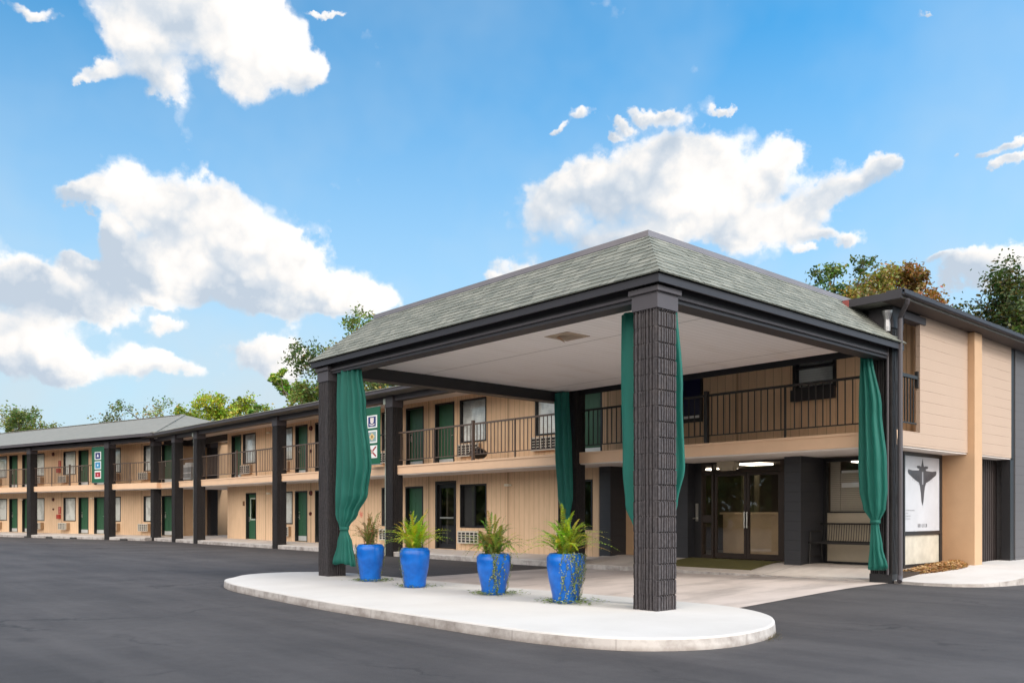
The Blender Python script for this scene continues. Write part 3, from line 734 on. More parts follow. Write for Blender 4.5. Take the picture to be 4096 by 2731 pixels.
# wall lamps and alarm bells
P_lamp = MB(); P_lamp.box(-.09, .09, -.10, 0, -.035, .035); P_lamp.tube([(.10, -.02, 0), (.16, -.05, -.01)], .03, 8); P_lamp = proto(bevel(P_lamp.build('wall_lamp', flat('cream_lamp', (.78, .72, .6), .5)), .008))
P_bell = MB(); P_bell.tube([(0, 0, 0), (0, -.06, 0)], [.10, .085], 14); P_bell = proto(P_bell.build('alarm_bell', flat('dark_red_bell', (.09, .012, .010), .5)))
for x, z in ((-11.83, 2.20), (-11.78, 4.93), (-26.9, 2.22), (-26.9, 4.75)): inst(P_lamp, W1, (x, YW, z))
for x, z in ((-23.35, 2.17), (-23.35, 4.68), (-23.38, 1.37), (-23.35, 3.80)): inst(P_bell, W1, (x, YW, z), scale=(1, 1, 1) if z in (2.17, 4.68) else (.7, 1, .7))
s = MB(); s.box(-29.42, -29.25, YW - .02, YW, 1.72, 1.92); s.build('room_sign', flat('brown_plaque', (.16, .07, .025)), W1)
# downpipes with pale heads on the columns
for x in (-15.98, -31.26):
    s = MB(); s.tube([(x, -.16, .1), (x, -.16, 4.9)], .028, 8); s.box(x - .06, x + .06, -.22, -.10, 4.78, 4.96); s.build('downpipe', flat('pale_green_pipe', (.40, .45, .40), .5), W1)
# walkway
def walkway(parent_loc, rz, x0, x1, z0=.19, z1=.27, yk=-.16, y1=YW + 5, gaps=()):
    b = MB()
    b.face([(x0, yk, -.1), (x1, yk, -.1), (x1, yk, z0 - .015), (x0, yk, z0 - .015)], 1)
    b.face([(x0, yk, z0 - .015), (x1, yk, z0 - .015), (x1, yk + .02, z0), (x0, yk + .02, z0)], 0)
    b.face([(x0, yk + .02, z0), (x1, yk + .02, z0), (x1, yk + .18, z0 + .01), (x0, yk + .18, z0 + .01)], 0)
    b.face([(x0, yk + .18, z0 + .01), (x1, yk + .18, z0 + .01), (x1, YW + .3, z1), (x0, YW + .3, z1)], 2)
    b.face([(x0, YW + .3, z1), (x1, YW + .3, z1), (x1, y1, z1), (x0, y1, z1)], 2)
    b.face([(x1, yk, -.1), (x1, y1, -.1), (x1, y1, z1), (x1, YW + .3, z1), (x1, yk + .02, z0), (x1, yk, z0 - .015)], 1)
    o = b.build('walkway', [M_walkwhite, M_kerbside, M_walk]); o.location = parent_loc; o.rotation_euler = (0, 0, rz); tag(o, kind='structure'); return o
walkway((0, 6.72, 0), 0, -36.4, -8.0)

# ---- angled far wing
A14 = R(14)
W2 = empty('angled_motel_wing', (-34.8, 6.72, 0), 'far left motel wing angled forward under a sloping grey shingle hip roof', 'motel', rz=A14)
LOW2 = [('d', -26.8), ('w', -25.2), ('w', -22.0), ('w', -19.29), ('d', -17.75), ('dr', -16.22), ('w', -14.96), ('w', -11.65), ('d', -10.1), ('dr', -8.55), ('w', -7.28), ('w', -3.97), ('d', -2.42)]
lo = [(x, x + (1.0 if k[0] == 'd' else 1.26), .27 if k[0] == 'd' else .95, 2.27) for k, x in LOW2]
up = [(x, x + 1.0, 2.885, 4.865) if k[0] == 'd' else (x, x + 1.26, 3.54, 4.86) for k, x in LOW2]
b = MB(); wall_open(b, -30, -.85, YW, YW + .16, .0, 2.6, lo); wall_open(b, -30, -.85, YW, YW + .16, 2.6, 5.06, up); b.build('wall', M_siding, W2)
for k, x in LOW2:
    p = {'d': P_door, 'dr': P_doorR, 'w': P_win}[k]
    inst(p, W2, (x, YW, .27 if k[0] == 'd' else .95)); inst(p, W2, (x, YW, 2.885 if k[0] == 'd' else 3.54), scale=(1, 1, .99) if k[0] == 'd' else None)
    if k == 'w':
        ax = x - .14 if x in (-11.65, -3.97, -19.29) else x + .4
        inst(P_ac, W2, (ax, YW, .47), scale=(.8, 1.8, 1)); inst(P_ac, W2, (ax, YW, 3.1), scale=(.8, 1.8, 1))
s = MB(); s.box(-30, -.9, 0, YW - .001, 2.60, 2.87); s.build('balcony_slab', M_slab, W2)
s = MB(); s.box(-30, -.9, .02, YW - .004, 2.575, 2.598); s.build('balcony_ceiling', M_under, W2)
s = MB(); s.box(-30, -1.3, -.13, .12, 4.87, 5.045); s.build('eave_beam', M_trim2, W2)
s = MB(); s.box(-30, -1.0, .121, YW - .002, 5.0, 5.045); s.build('porch_ceiling', M_under, W2)
cx = [-27.66, -20.0, -12.32, -4.66]
for x in cx: inst(P_col, W2, (x, -.20, .02))
for a, c in zip([-30] + cx, cx + [-1.2]):
    x0, x1 = a + .005, c - .395; L = x1 - x0
    railing(W2, x0, x1, posts=[thin(x0 + L * .25), pst(x0 + L * .5), thin(x0 + L * .75)] if L > 4 else [thin(x0 + L * .5)])
for z in (2.17, 4.76): inst(P_bell, W2, (-12.72, YW, z))
inst(P_bell, W2, (-12.70, YW, 1.62), scale=(.6, 1, .6))
for x in (-16.55, -9.0): inst(P_lamp, W2, (x + .3, YW, 2.2))
# hip roof
ey, ez, ry, rz_ = -.62, 5.20, 5.0, 6.92
e2 = 2 * ry - ey
s = MB(); xL = -32; xp = -5.9; xe = -.25
s.face([(xL, ey, ez), (xe, ey, ez), (xp, ry, rz_), (xL, ry, rz_)]); s.face([(xe, ey, ez), (xe, e2, ez), (xp, ry, rz_)]); s.face([(xe, e2, ez), (xL, e2, ez), (xL, ry, rz_), (xp, ry, rz_)]); s.face([(xL, ey, ez), (xL, ry, rz_), (xL, e2, ez)])
s.face([(xL, ey, ez - .012), (xL, e2, ez - .012), (xe, e2, ez - .012), (xe, ey, ez - .012)])
ro = s.build('roof', M_shingle2, W2)
s = MB(); s.box(xL, xe, ey - .03, ey - .002, ez - .15, ez - .015); s.box(xe + .002, xe + .03, ey, e2, ez - .15, ez - .015); s.build('fascia', M_trim2, ro)
s = MB(); s.beam((xp, ry, rz_ + .015), (xL, ry, rz_ + .015), .22, .03); s.beam((xp, ry, rz_ + .015), (xe, ey, ez + .015), .22, .03); s.build('ridge_cap', M_shingle2, ro)
s = MB(); s.box(-30, -.9, YW + .2, 10, .2, .25); s.build('floor', M_interior, W2)
wk = walkway((-34.8, 6.72, 0), A14, -30, -1.6)
# drain slots in the far kerb
for i, x in enumerate((-18.3, -12.9, -10.6, -8.2, -3.6)):
    s = MB(); s.box(x, x + .55, -.26, -.165, .02, .12)
    o = s.build('wheel_stop', mat('dark_rubber', (.03, .03, .03), .8)); o.location = (-34.8, 6.72, 0); o.rotation_euler = (0, 0, A14); bevel(o, .02)
    tag(o, ['low dark block at the kerb near the leftmost doors', 'low dark block at the kerb just left of the far column', 'low dark block at the kerb below the red extinguisher', 'low dark block at the kerb beneath the paired green doors', 'low dark block at the kerb right of the banner column'][i], 'kerb block', 'dark blocks along the far kerb')

# ------------------------------------------------------------------ office block
OF = empty('office_building', (0, 6.72, 0), 'motel office block with balcony, glass entrance and pale block side wall', 'office building')
# upper facade
wins = [(-2.78, -1.81, 3.94, 4.80)]
b = MB(); wall_open(b, -7.949, -.081, YW, YW + .16, 2.6, 5.03, wins); b.build('wall', M_siding, OF)
# right side walls (x = 0 plane), y local = Y - 6.72
ly = lambda Y: Y - 6.72
b = MB()
b.box(-.08, 0, ly(7.67), ly(9.91), 2.60, 5.035); b.box(-.08, 0, ly(6.90), ly(7.67), 2.60, 2.87); b.box(-.20, 0, ly(10.30), ly(12.35), 2.60, 5.035)
b.build('side_wall', M_block, OF)
b = MB(); b.box(-.60, .13, ly(9.91), ly(10.30), .0, 5.02); b.build('fin_wall', M_plaster, OF)
b = MB(); b.box(-.20, -.02, ly(12.352), ly(12.60), .0, 5.03); b.build('corner_trim', M_black, OF)
b = MB(); b.box(-3, 0, ly(12.602), ly(22), .0, 5.03); b.build('rough_block_wall', mat('charcoal_rough_block', rough=.7, build=b_block((.095, .092, .098), (.04, .038, .04), .7)), OF)
b = MB(); b.box(-.55, -.38, ly(10.301), ly(12.60), .0, 2.60)
y = ly(10.34)
while y < ly(12.5): b.box(-.38, -.355, y, y + .05, .05, 2.58); y += .15 if y < ly(11.2) else .11
b.build('dark_slatted_wall', mat('brown_black_boards', (.045, .036, .036), .6), OF)
# floor slab with fascia
b = MB(); b.box(-7.958, -.002, 0, YW - .001, 2.60, 2.87); b.box(-7.958, -.002, -.022, -.001, 2.82, 2.868); b.build('balcony_slab', M_slab, OF)
b = MB(); b.box(-7.958, -.02, .02, ly(8.75), 2.572, 2.598); b.box(-.6, -.02, ly(8.75), ly(12.5), 2.572, 2.598); b.build('balcony_ceiling', M_under, OF)
# columns (canopy back-left and right)
c_l = inst(P_col, OF, (-7.75, -.20, .02))
b = split_col(.1, .39, 4.84, 9); c_r = b.build('column', M_col, OF, (0, -.20, .15))
b = MB(); b.box(-.40, .012, -.012, .40, -.13, .16); b.build('column_base', M_black, c_r)
b = MB(); b.box(-.41, .02, -.02, .41, 4.50, 4.86); b.build('column_cap', M_trim, c_r)
# eave beam, fascia, roof
b = MB(); b.box(-7.9, -.42, -.10, .12, 4.86, 5.045); b.build('eave_beam', M_trim, OF)
b = MB(); b.box(-.16, .03, .22, ly(7.86), 4.87, 5.0); b.build('side_beam', M_trim2, OF)
b = MB(); b.box(-7.9, -.17, .121, YW - .002, 5.0, 5.044); b.build('porch_ceiling', M_trim, OF)
b = MB(); y0, x1 = -.62, .34
b.face([(-7.29, y0, 5.17), (x1, y0, 5.17), (x1, 16, 5.17), (-3, 16, 5.5), (-7.29, 16, 5.6)])
b.box(-7.29, x1 - .002, y0 + .002, 16, 5.05, 5.16)
ro = b.build('roof', M_shingle2, OF)
b = MB(); b.box(-7.29, x1 + .03, y0 - .03, y0 - .001, 5.03, 5.165); b.build('fascia', M_trim, ro)
b = MB(); b.box(-.68, -.56, y0 - .034, y0 - .0305, 5.035, 5.16); b.build('paint_patch', mat('faded_red_paint', (.24, .055, .05), .6), ro)
b = MB(); b.box(-.0, x1 - .005, y0 + .01, 15.9, 5.036, 5.049); b.build('eave_soffit', mat('brown_eave_soffit', (.055, .040, .035), .7), ro)
# gutter along the side eave: half round with ribs of shingle tabs above
b = MB(); prof = [(x1 + .002, 5.155), (x1 + .002, 5.06), (x1 + .03, 5.03), (x1 + .09, 5.03), (x1 + .12, 5.07), (x1 + .12, 5.155), (x1 + .105, 5.155), (x1 + .105, 5.075), (x1 + .085, 5.045), (x1 + .035, 5.045), (x1 + .015, 5.065), (x1 + .015, 5.155)]
b.rings([[(x1 + (p[0] - x1) * .7, yy, p[1] + (5.155 - p[1]) * .4) for p in prof] for yy in (y0 - .02, 15.9)], 0); b.build('gutter', M_trim, ro)
b = MB(); y = y0; random.seed(5)
while y < 15.8: b.box(x1 - .25, x1 + .05, y, y + .20, 5.172, 5.19 + random.uniform(0, .01)); y += .225
b.build('shingle_edge', M_trim, ro)
b = MB(); b.tube([(.38, -.45, 5.04), (.36, -.42, 4.98), (.16, -.18, 4.86), (.11, -.12, 4.80), (.11, -.12, .30), (.16, -.26, .20)], .042, 10); b.build('downpipe', M_trim2, OF)
b = MB(); b.tube([(-.06, -.235, 4.75), (-.06, -.235, .3)], .022, 8); b.build('conduit', M_trim2, OF)
b = MB(); b.rings([[(-.06 + r * math.cos(a), -.25 + r * math.sin(a), z) for a in [2 * math.pi * k / 12 for k in range(12)]] for r, z in ((.05, 4.58), (.055, 4.66), (.05, 4.78), (.085, 4.90), (.09, 4.94))], 0); b.build('floodlight', M_galv, OF, smooth=False)
# balcony railings
ro2 = railing(OF, -7.75, -.395, y=.05, mt=M_railb, posts=[(-4.06, .085, .05), (-2.21, .035, -.02), (-6.0, .035, -.02)])
b = MB(); X = -.05
b.box(X - .028, X + .028, .22, ly(7.62), 3.85, 3.91); b.box(X - .01, X + .01, .22, ly(7.62), 3.02, 3.045)
y = .30
while y < ly(7.55): b.box(X - .009, X + .009, y - .009, y + .009, 3.045, 3.85); y += .12
b.box(X - .03, X + .03, ly(7.62), ly(7.668), 3.70, 4.0); b.build('railing', M_railb, OF)
# office upper window with dark box sill
d = MB(); x0, x1_, z0, z1 = -2.78, -1.81, 3.94, 4.80; t_ = .07
d.box(x0, x0 + t_, YW - .03, YW + .15, z0, z1); d.box(x1_ - t_, x1_, YW - .03, YW + .15, z0, z1); d.box(x0 + t_, x1_ - t_, YW - .03, YW + .15, z1 - t_, z1); d.box(x0 + t_, x1_ - t_, YW - .02, YW + .1, 4.40, 4.45); d.box(x0 + t_, x1_ - t_, YW - .03, YW + .15, z0, z0 + .08)
wo = d.build('window', M_frame, OF)
d = MB(); d.face([(x0 + t_, YW + .07, z0 + .08), (x1_ - t_, YW + .07, z0 + .08), (x1_ - t_, YW + .07, z1 - t_), (x0 + t_, YW + .07, z1 - t_)]); d.build('pane', M_glass, wo)
d = MB(); d.box(x0 + t_, x1_ - t_, YW + .11, YW + .12, z0, z1); d.build('blind', M_blind, wo)
d = MB(); d.box(x0, x1_, YW - .12, YW - .031, 3.72, 3.96); d.build('sill', M_black, wo)
# ground floor: piers
b = MB(); b.box(-8.10, -7.72, ly(7.80), ly(8.6), .15, 2.57); b.build('pier', M_blkblock, OF)
b = MB(); b.box(-2.87, -2.49, ly(7.82), ly(8.75), .2, 2.57); b.build('pier', M_blkblock, OF)
b = MB(); b.box(-5.95, -5.60, ly(8.15), ly(8.50), .2, 2.57); b.build('pier', M_blkblock, OF)
b = MB(); b.box(-7.72, -7.1, ly(8.4), ly(8.5), .2, 2.57); b.build('wall_panel', M_plaster, OF)
b = MB(); b.box(-7.1, -5.95, ly(8.42), ly(8.5), .2, 2.57); b.box(-5.60, -5.40, ly(8.42), ly(8.5), .2, 2.57); b.build('black_panel', M_black, OF)
dd = MB(); dd.box(-6.9, -6.0, ly(8.38), ly(8.419), .34, 2.4); bd = dd.build('service_door', M_black, OF)
# entrance: frame, sidelight, two leaves
YE = ly(8.45)
def fr(b, x0, x1, z0, z1, t, y0, y1, bt=None, tt=None):
    bt = bt or t; tt = tt or t
    b.box(x0, x0 + t, y0, y1, z0, z1); b.box(x1 - t, x1, y0, y1, z0, z1); b.box(x0 + t, x1 - t, y0, y1, z1 - tt, z1); b.box(x0 + t, x1 - t, y0, y1, z0, z0 + bt)
b = MB(); b.box(-5.40, -5.36, YE - .05, YE + .08, .32, 2.57); b.box(-5.11, -5.05, YE - .05, YE + .08, .32, 2.57); b.box(-3.31, -3.22, YE - .05, YE + .08, .32, 2.57)
b.box(-5.36, -5.11, YE - .04, YE + .07, .32, .42); b.box(-5.36, -5.11, YE - .04, YE + .07, 1.17, 1.34); b.box(-5.36, -5.11, YE - .04, YE + .07, 2.28, 2.36); b.box(-5.05, -3.31, YE - .05, YE + .08, 2.32, 2.40); b.box(-5.36, -3.31, YE - .05, YE + .08, 2.53, 2.57)
b.box(-3.22, -2.88, YE - .03, YE + .05, .32, 2.57)
ef = b.build('entrance_frame', M_bronze, OF)
b = MB()
for q in ((-5.36, -5.11, .42, 1.17), (-5.36, -5.11, 1.34, 2.28), (-5.05, -3.31, 2.40, 2.53)): b.face([(q[0], YE + .02, q[2]), (q[1], YE + .02, q[2]), (q[1], YE + .02, q[3]), (q[0], YE + .02, q[3])])
b.build('pane', M_glassd, ef)
for i, (x0, x1_) in enumerate(((-5.045, -4.185), (-4.175, -3.315))):
    b = MB(); fr(b, x0, x1_, .35, 2.315, .065, YE - .02, YE + .03, .12, .075)
    do = b.build('entrance_door', M_bronze, OF)
    b = MB(); b.face([(x0 + .065, YE, .47), (x1_ - .065, YE, .47), (x1_ - .065, YE, 2.24), (x0 + .065, YE, 2.24)]); b.build('pane', M_glassd, do)
    hx = x1_ - .03 if i == 0 else x0 + .03
    b = MB(); b.tube([(hx, YE - .06, 1.05), (hx, YE - .06, 1.42)], .018, 8); b.tube([(hx, YE - .06, 1.08), (hx, YE - .02, 1.08)], .01, 6); b.tube([(hx, YE - .06, 1.39), (hx, YE - .02, 1.39)], .01, 6); b.build('handle', M_handle, do)
b = MB(); b.box(-5.55, -5.49, ly(8.39), ly(8.42), 1.20, 1.62); b.tube([(-5.52, ly(8.39), 1.27), (-5.52, ly(8.36), 1.27), (-5.66, ly(8.36), 1.26)], .015, 8); b.build('lever', M_handle, OF)
# beige emergency lamp above the door
b = MB(); x0, x1_ = -4.82, -4.36; ylm = ly(8.20)
b.rings([[(x0 + d, ylm + d, z), (x1_ - d, ylm + d, z), (x1_ - d, ylm + .22 - d, z), (x0 + d, ylm + .22 - d, z)] for z, d in ((2.36, .06), (2.47, .01), (2.475, .0), (2.57, .0))], 0); b.build('door_lamp', M_lampb, OF)
# shop window (right of pier) and interior
YWN = ly(8.78)
b = MB(); b.box(-2.49, -2.42, YWN - .04, YWN + .06, .30, 2.57); b.box(-.62, -.55, YWN - .04, YWN + .06, .30, 2.57); b.box(-2.42, -.62, YWN - .04, YWN + .06, .30, .37); b.box(-2.42, -.62, YWN - .04, YWN + .06, 2.48, 2.57); b.box(-2.42, -.62, YWN - .02, YWN + .03, 1.395, 1.425)
wn = b.build('shop_window', M_frame, OF)
b = MB(); b.face([(-2.42, YWN + .005, .37), (-.62, YWN + .005, .37), (-.62, YWN + .005, 1.395), (-2.42, YWN + .005, 1.395)]); b.build('lower_panel', mat('tan_window_film', (.42, .36, .27), .35, var=.08), wn)
b = MB(); b.face([(-2.42, YWN + .005, 1.425), (-.62, YWN + .005, 1.425), (-.62, YWN + .005, 2.48), (-2.42, YWN + .005, 2.48)]); b.build('pane', M_glass, wn)
b = MB(); b.box(-2.15, -.65, YWN + .10, YWN + .14, 2.24, 2.29); b.box(-2.15, -.65, YWN + .10, YWN + .13, 1.93, 2.03); b.build('valance', M_white, wn)
b = MB(); b.box(-2.2, -.65, YWN + .16, YWN + .17, 1.42, 2.24); b.box(-2.42, -2.2, YWN + .14, YWN + .16, 1.40, 2.48); b.build('blind', mat('beige_blind', rough=.8, build=lambda t, b, o: (t.put(b.inputs['Base Color'], t.mix(t.ramp(t.math('FRACT', t.math('DIVIDE', t.sep(o)[2], .04)), [(.0, 0.), (.5, 1.)]), (.33, .285, .235), (.52, .46, .38))))), wn)
b = MB()
b.box(-7.9, -.7, ly(8.52), ly(12.5), .30, .33, 0)     # floor
b.box(-7.9, -.7, ly(12.5), ly(12.6), .3, 2.6, 1)
b.box(-7.95, -7.9, ly(8.7), ly(12.6), .3, 2.6, 1)
b.box(-7.95, -.6, ly(8.56), ly(12.6), 2.56, 2.60, 1); b.box(-.7, -.6, ly(9.8), ly(12.6), .3, 2.56, 1)
b.build('lobby_shell', [mat('lobby_tiles', (.30, .27, .24), .3), mat('lobby_wall_paint', (.13, .10, .075), .8)], OF)
b = MB(); b.box(-5.3, -3.0, ly(9.15), ly(9.7), .33, 1.36); b.box(-5.35, -2.95, ly(9.08), ly(9.75), 1.36, 1.41); b.build('reception_counter', M_wood, OF)
b = MB(); b.tube([(-4.75, ly(9.25), 1.42), (-4.72, ly(9.25), 1.8), (-4.75, ly(9.25), 2.3)], [.10, .13, .09], 10); b.tube([(-4.45, ly(9.28), 1.42), (-4.45, ly(9.28), 2.3)], .07, 10); b.build('lobby_drape', mat('olive_drape', (.075, .06, .035), .9), OF)
for i, (lx_, lyy) in enumerate(((-4.3, 8.95), (-2.0, 9.9), (-6.2, 10.4))):
    b = MB(); b.box(lx_ - .3, lx_ + .3, ly(lyy) - .3, ly(lyy) + .3, 2.50, 2.54); m_ = mat('lit_ceiling_panel', (.9, .88, .8), .5)
    m_.node_tree.nodes['Principled BSDF'].inputs['Emission Color'].default_value = (1, .88, .70, 1); m_.node_tree.nodes['Principled BSDF'].inputs['Emission Strength'].default_value = 4.0
    b.build('lobby_lamp', m_, OF)
# corner display window on the side (facing +X)
XP = -.45
b = MB(); y0, y1 = ly(7.95), ly(9.72)
b.box(XP - .04, XP + .03, y0, y0 + .06, .34, 2.57); b.box(XP - .04, XP + .03, y1 - .10, y1, .34, 2.57); b.box(XP - .04, XP + .03, y0 + .06, y1 - .10, 2.50, 2.57); b.box(XP - .04, XP + .03, y0 + .06, y1 - .10, .96, 1.03); b.box(XP - .04, XP + .03, y0 + .06, y1 - .10, .34, .40)
dw = b.build('display_window', M_frame, OF)
b = MB(); b.face([(XP, y0 + .06, .40), (XP, y1 - .1, .40), (XP, y1 - .1, .96), (XP, y0 + .06, .96)]); b.build('lower_panel', mat('streaked_beige_panel', (.50, .47, .40), .3, var=.2, vscale=4), dw)
b = MB(); b.box(-.60, XP - .045, y1 - .02, ly(9.91), .2, 2.57); b.box(-.62, -.55, y0, YWN, .3, .36); b.build('return_wall', M_plaster, OF)
# poster with jet
po = MB(); PX = XP + .012; pa, pb = y0 + .065, y1 - .105
po.box(XP + .0, PX, pa, pb, 1.035, 2.495); poster = po.build('poster', mat('pale_poster_paper', (.47, .485, .525), .35, var=.10, vscale=1.6), None, (0, 6.72, 0))
tag(poster, 'pale poster of a dark fighter jet diving, in the side display window', 'poster')
jet = MB(); cy = (pa + pb) / 2; S_ = 1.0
def jp(pts, m=0, dx=.003):
    jet.face([(PX + dx, cy + p[0] * 1.13, 2.46 + (p[1] - 2.46) * 1.08) for p in pts], m)
    # thickness below
half = [(0, 1.60), (.04, 1.68), (.065, 1.82), (.10, 1.95), (.14, 2.02), (.28, 2.06), (.56, 2.17), (.585, 2.21), (.57, 2.25), (.40, 2.235), (.22, 2.24), (.15, 2.24), (.125, 2.27), (.21, 2.28), (.235, 2.31), (.20, 2.325), (.10, 2.325), (.06, 2.31), (.035, 2.36), (.014, 2.43), (0, 2.46)]
jp([(p[0], p[1]) for p in half] + [(-p[0], p[1]) for p in half[::-1][1:-1]])
jet.build('jet_print', flat('dark_print', (.05, .052, .062), .4), poster)
jl = MB()
for sgn in (-1, 1):
    for xx, zz in ((.16, 2.10), (.25, 2.13), (.35, 2.155), (.44, 2.175)):
        jl.face([(PX + .003, cy + sgn * (xx - .012), zz), (PX + .003, cy + sgn * (xx + .012), zz), (PX + .003, cy + sgn * (xx + .006), zz - .16), (PX + .003, cy + sgn * (xx - .006), zz - .16)])
jl.face([(PX + .005, cy - .028, 1.95), (PX + .005, cy + .028, 1.95), (PX + .005, cy + .03, 2.2), (PX + .005, cy - .03, 2.2)])
jl.build('missile_print', flat('mid_grey_print', (.26, .27, .30), .4), poster)
tx = MB(); random.seed(4)
def glyphs(y_, z_, n, h, gap=1.35, wt=.14):
    for k in range(n):
        a = y_ + k * h * gap * .62; w_ = h * .42
        q = random.choice((0, 1, 2, 3))
        def bar(ya, yb, za, zb): tx.face([(PX + .003, ya, za), (PX + .003, yb, za), (PX + .003, yb, zb), (PX + .003, ya, zb)])
        bar(a, a + h * wt, z_, z_ + h)
        if q in (0, 1): bar(a + w_ - h * wt, a + w_, z_, z_ + h)
        if q in (0, 2, 3): bar(a + h * wt, a + w_ - h * wt, z_ + h * (1 - wt), z_ + h)
        if q in (1, 3): bar(a + h * wt, a + w_ - h * wt, z_ + h * .45, z_ + h * (.45 + wt))
        if q == 2: bar(a + h * wt, a + w_, z_, z_ + h * wt)
glyphs(pa + .05, 1.43, 22, .022); glyphs(pa + .05, 1.375, 6, .022); glyphs(pa + .05, 1.32, 12, .022); glyphs(pa + .05, 1.265, 11, .022)
glyphs(cy - .21, 1.11, 7, .068, 1.5, .2)
tx.build('poster_lettering', flat('dark_ink', (.06, .06, .07), .5), poster)

# office walkway + right sidewalk
def wz(x, y): return .18 + .15 * sm(6.6, 8.2, y)
b = MB(); b.face([(-8.0, 6.56, -.1), (-.40, 6.56, -.1), (-.40, 6.56, .165), (-8.0, 6.56, .165)], 1)
xs = rng(-8.0, -.05, 16); ys = [6.56, 6.62, 6.9, 7.2, 7.5, 7.8, 8.1, 8.4, 8.9]
for i in range(16):
    for j in range(8):
        b.face([(xs[i], ys[j], wz(0, ys[j]) if j else .165), (xs[i + 1], ys[j], wz(0, ys[j]) if j else .165), (xs[i + 1], ys[j + 1], wz(0, ys[j + 1])), (xs[i], ys[j + 1], wz(0, ys[j + 1]))], 0)
o = b.build('office_walkway', [mat('office_walk_concrete', rough=.88, build=b_conc((.62, .56, .51), (.44, .37, .32), .6, 1.3, .25)), M_kerbside]); tag(o, kind='structure')
kerb = [(-.04, 6.60), (.10, 6.52), (.55, 6.46), (1.0, 6.55), (1.35, 6.85), (1.55, 7.4), (1.72, 8.3), (1.85, 9.5), (2.0, 12), (2.1, 22)]
def sz(x, y): return .205 + .135 * sm(6.6, 9.2, y)
b = MB()
inner = [(-.04, 6.9), (-.03, 7.0), (-.03, 7.3), (-.03, 7.6), (-.03, 8.0), (-.03, 8.6), (-.03, 9.2), (-.1, 9.85), (-.3, 12), (-.3, 22)]
kk = 6
for i in range(len(kerb) - 1):
    for j in range(kk):
        q = []
        for (a, t) in ((i, j / kk), (i + 1, j / kk), (i + 1, (j + 1) / kk), (i, (j + 1) / kk)):
            p0 = kerb[a]; p1 = inner[a]; x = p0[0] + (p1[0] - p0[0]) * t; y = p0[1] + (p1[1] - p0[1]) * t; q.append((x, y, sz(x, y) if t > 0 else sz(x, y) - .003))
        b.face(q, 0)
    p, q_ = kerb[i], kerb[i + 1]
    b.face([(p[0], p[1], -.1), (q_[0], q_[1], -.1), (q_[0], q_[1], sz(*q_) - .018), (p[0], p[1], sz(*p) - .018)], 1)
    nx, ny = (q_[1] - p[1]), -(q_[0] - p[0]); l_ = math.hypot(nx, ny)
    b.face([(p[0], p[1], sz(*p) - .018), (q_[0], q_[1], sz(*q_) - .018), (q_[0], q_[1], sz(*q_) - .003), (p[0], p[1], sz(*p) - .003)], 1)
o = b.build('sidewalk', [M_walkwhite, M_kerbside]); tag(o, kind='structure')
b = MB(); b.box(-.45, -.03, 6.92, 9.91, -.1, .30); o = b.build('planting_bed', M_soil); tag(o, kind='structure')
# mulch
b = MB(); random.seed(21)
for k in range(2600):
    y = random.uniform(7.7, 9.88); w_ = .42 + .30 * math.sin(min(1, max(0, (y - 7.7) / 2.2)) * math.pi); x = -.43 + random.random() ** .8 * w_
    z = sz(x, y) + .01 + .08 * math.sin((x + .43) / w_ * math.pi) * random.random() * (1.1 if y > 8.4 else .7)
    a = random.uniform(0, 6.28); l = random.uniform(.02, .045); w2 = random.uniform(.008, .018); dx, dy = math.cos(a), math.sin(a); tz = random.uniform(-.025, .03)
    c = random.choice([(.42, .20, .08), (.52, .30, .14), (.28, .12, .05), (.62, .42, .22), (.35, .22, .10)])
    b.face([(x - dx * l - dy * w2, y - dy * l + dx * w2, z), (x + dx * l - dy * w2, y + dy * l + dx * w2, z + tz), (x + dx * l + dy * w2, y + dy * l - dx * w2, z + tz + .006), (x - dx * l + dy * w2, y - dy * l - dx * w2, z + .006)], 0, c)
o = b.build('pine_straw_mulch', M_vine); tag(o, 'orange brown mulch below the poster window', 'mulch', kind='stuff')

# ------------------------------------------------------------------ entrance canopy
CN = empty('entrance_canopy', (0, 0, 0), 'drive-through entrance canopy with grey green shingle skirt roof and white plank ceiling', 'canopy')
ZT = .15
b = split_col(.05, .39, 3.86, 2, 8); c1 = b.build('column', M_col2, CN, (0, 0, ZT - .01))
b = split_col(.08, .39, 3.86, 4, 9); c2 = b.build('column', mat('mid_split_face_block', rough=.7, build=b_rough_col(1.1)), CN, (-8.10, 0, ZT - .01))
for c in (c1, c2):
    b = MB(); b.box(-.405, .015, -.015, .405, 3.83, 4.03); b.build('collar', M_trim2, c)
    b = MB(); b.box(-.44, .05, -.05, .44, 4.03, 4.10); o = b.build('capital', M_trim2, c); bevel(o, .008)
xl, xr, yf, yb = -8.60, .11, -.11, 6.50
zf0, zf1 = 4.257, 4.36
# beams
b = MB(); b.box(-8.44, -.05, .055, .33, 4.10, 4.36); b.build('front_beam', M_trim, CN)
b = MB(); b.box(-.33, -.055, .33, yb - .0, 4.10, 4.36); b.build('side_beam', M_trim, CN)
b = MB(); b.box(-8.44, -8.12, .33, yb, 4.10, 4.36); b.build('side_beam', M_black, CN)
b = MB(); b.box(-8.05, -.42, .025, .053, 4.15, 4.185); b.box(-.053, -.02, .42, yb - .1, 4.15, 4.185); o = b.build('beam_moulding', M_trim2, CN)
# fascia + skirt soffit
b = MB(); b.box(xl, xr, yf, yf + .03, zf0, zf1); b.box(xr - .03, xr, yf + .03, yb + .25, zf0, zf1); b.box(xl, xl + .03, yf + .03, yb + .2, zf0, zf1); b.build('fascia', M_trim, CN)
b = MB(); b.box(xl + .031, xr - .031, yf + .031, .054, 4.30, 4.335); b.box(-.054, xr - .031, .054, yb, 4.30, 4.335); b.box(xl + .031, -8.441, .054, yb, 4.30, 4.335); b.build('eave_board', M_black, CN)
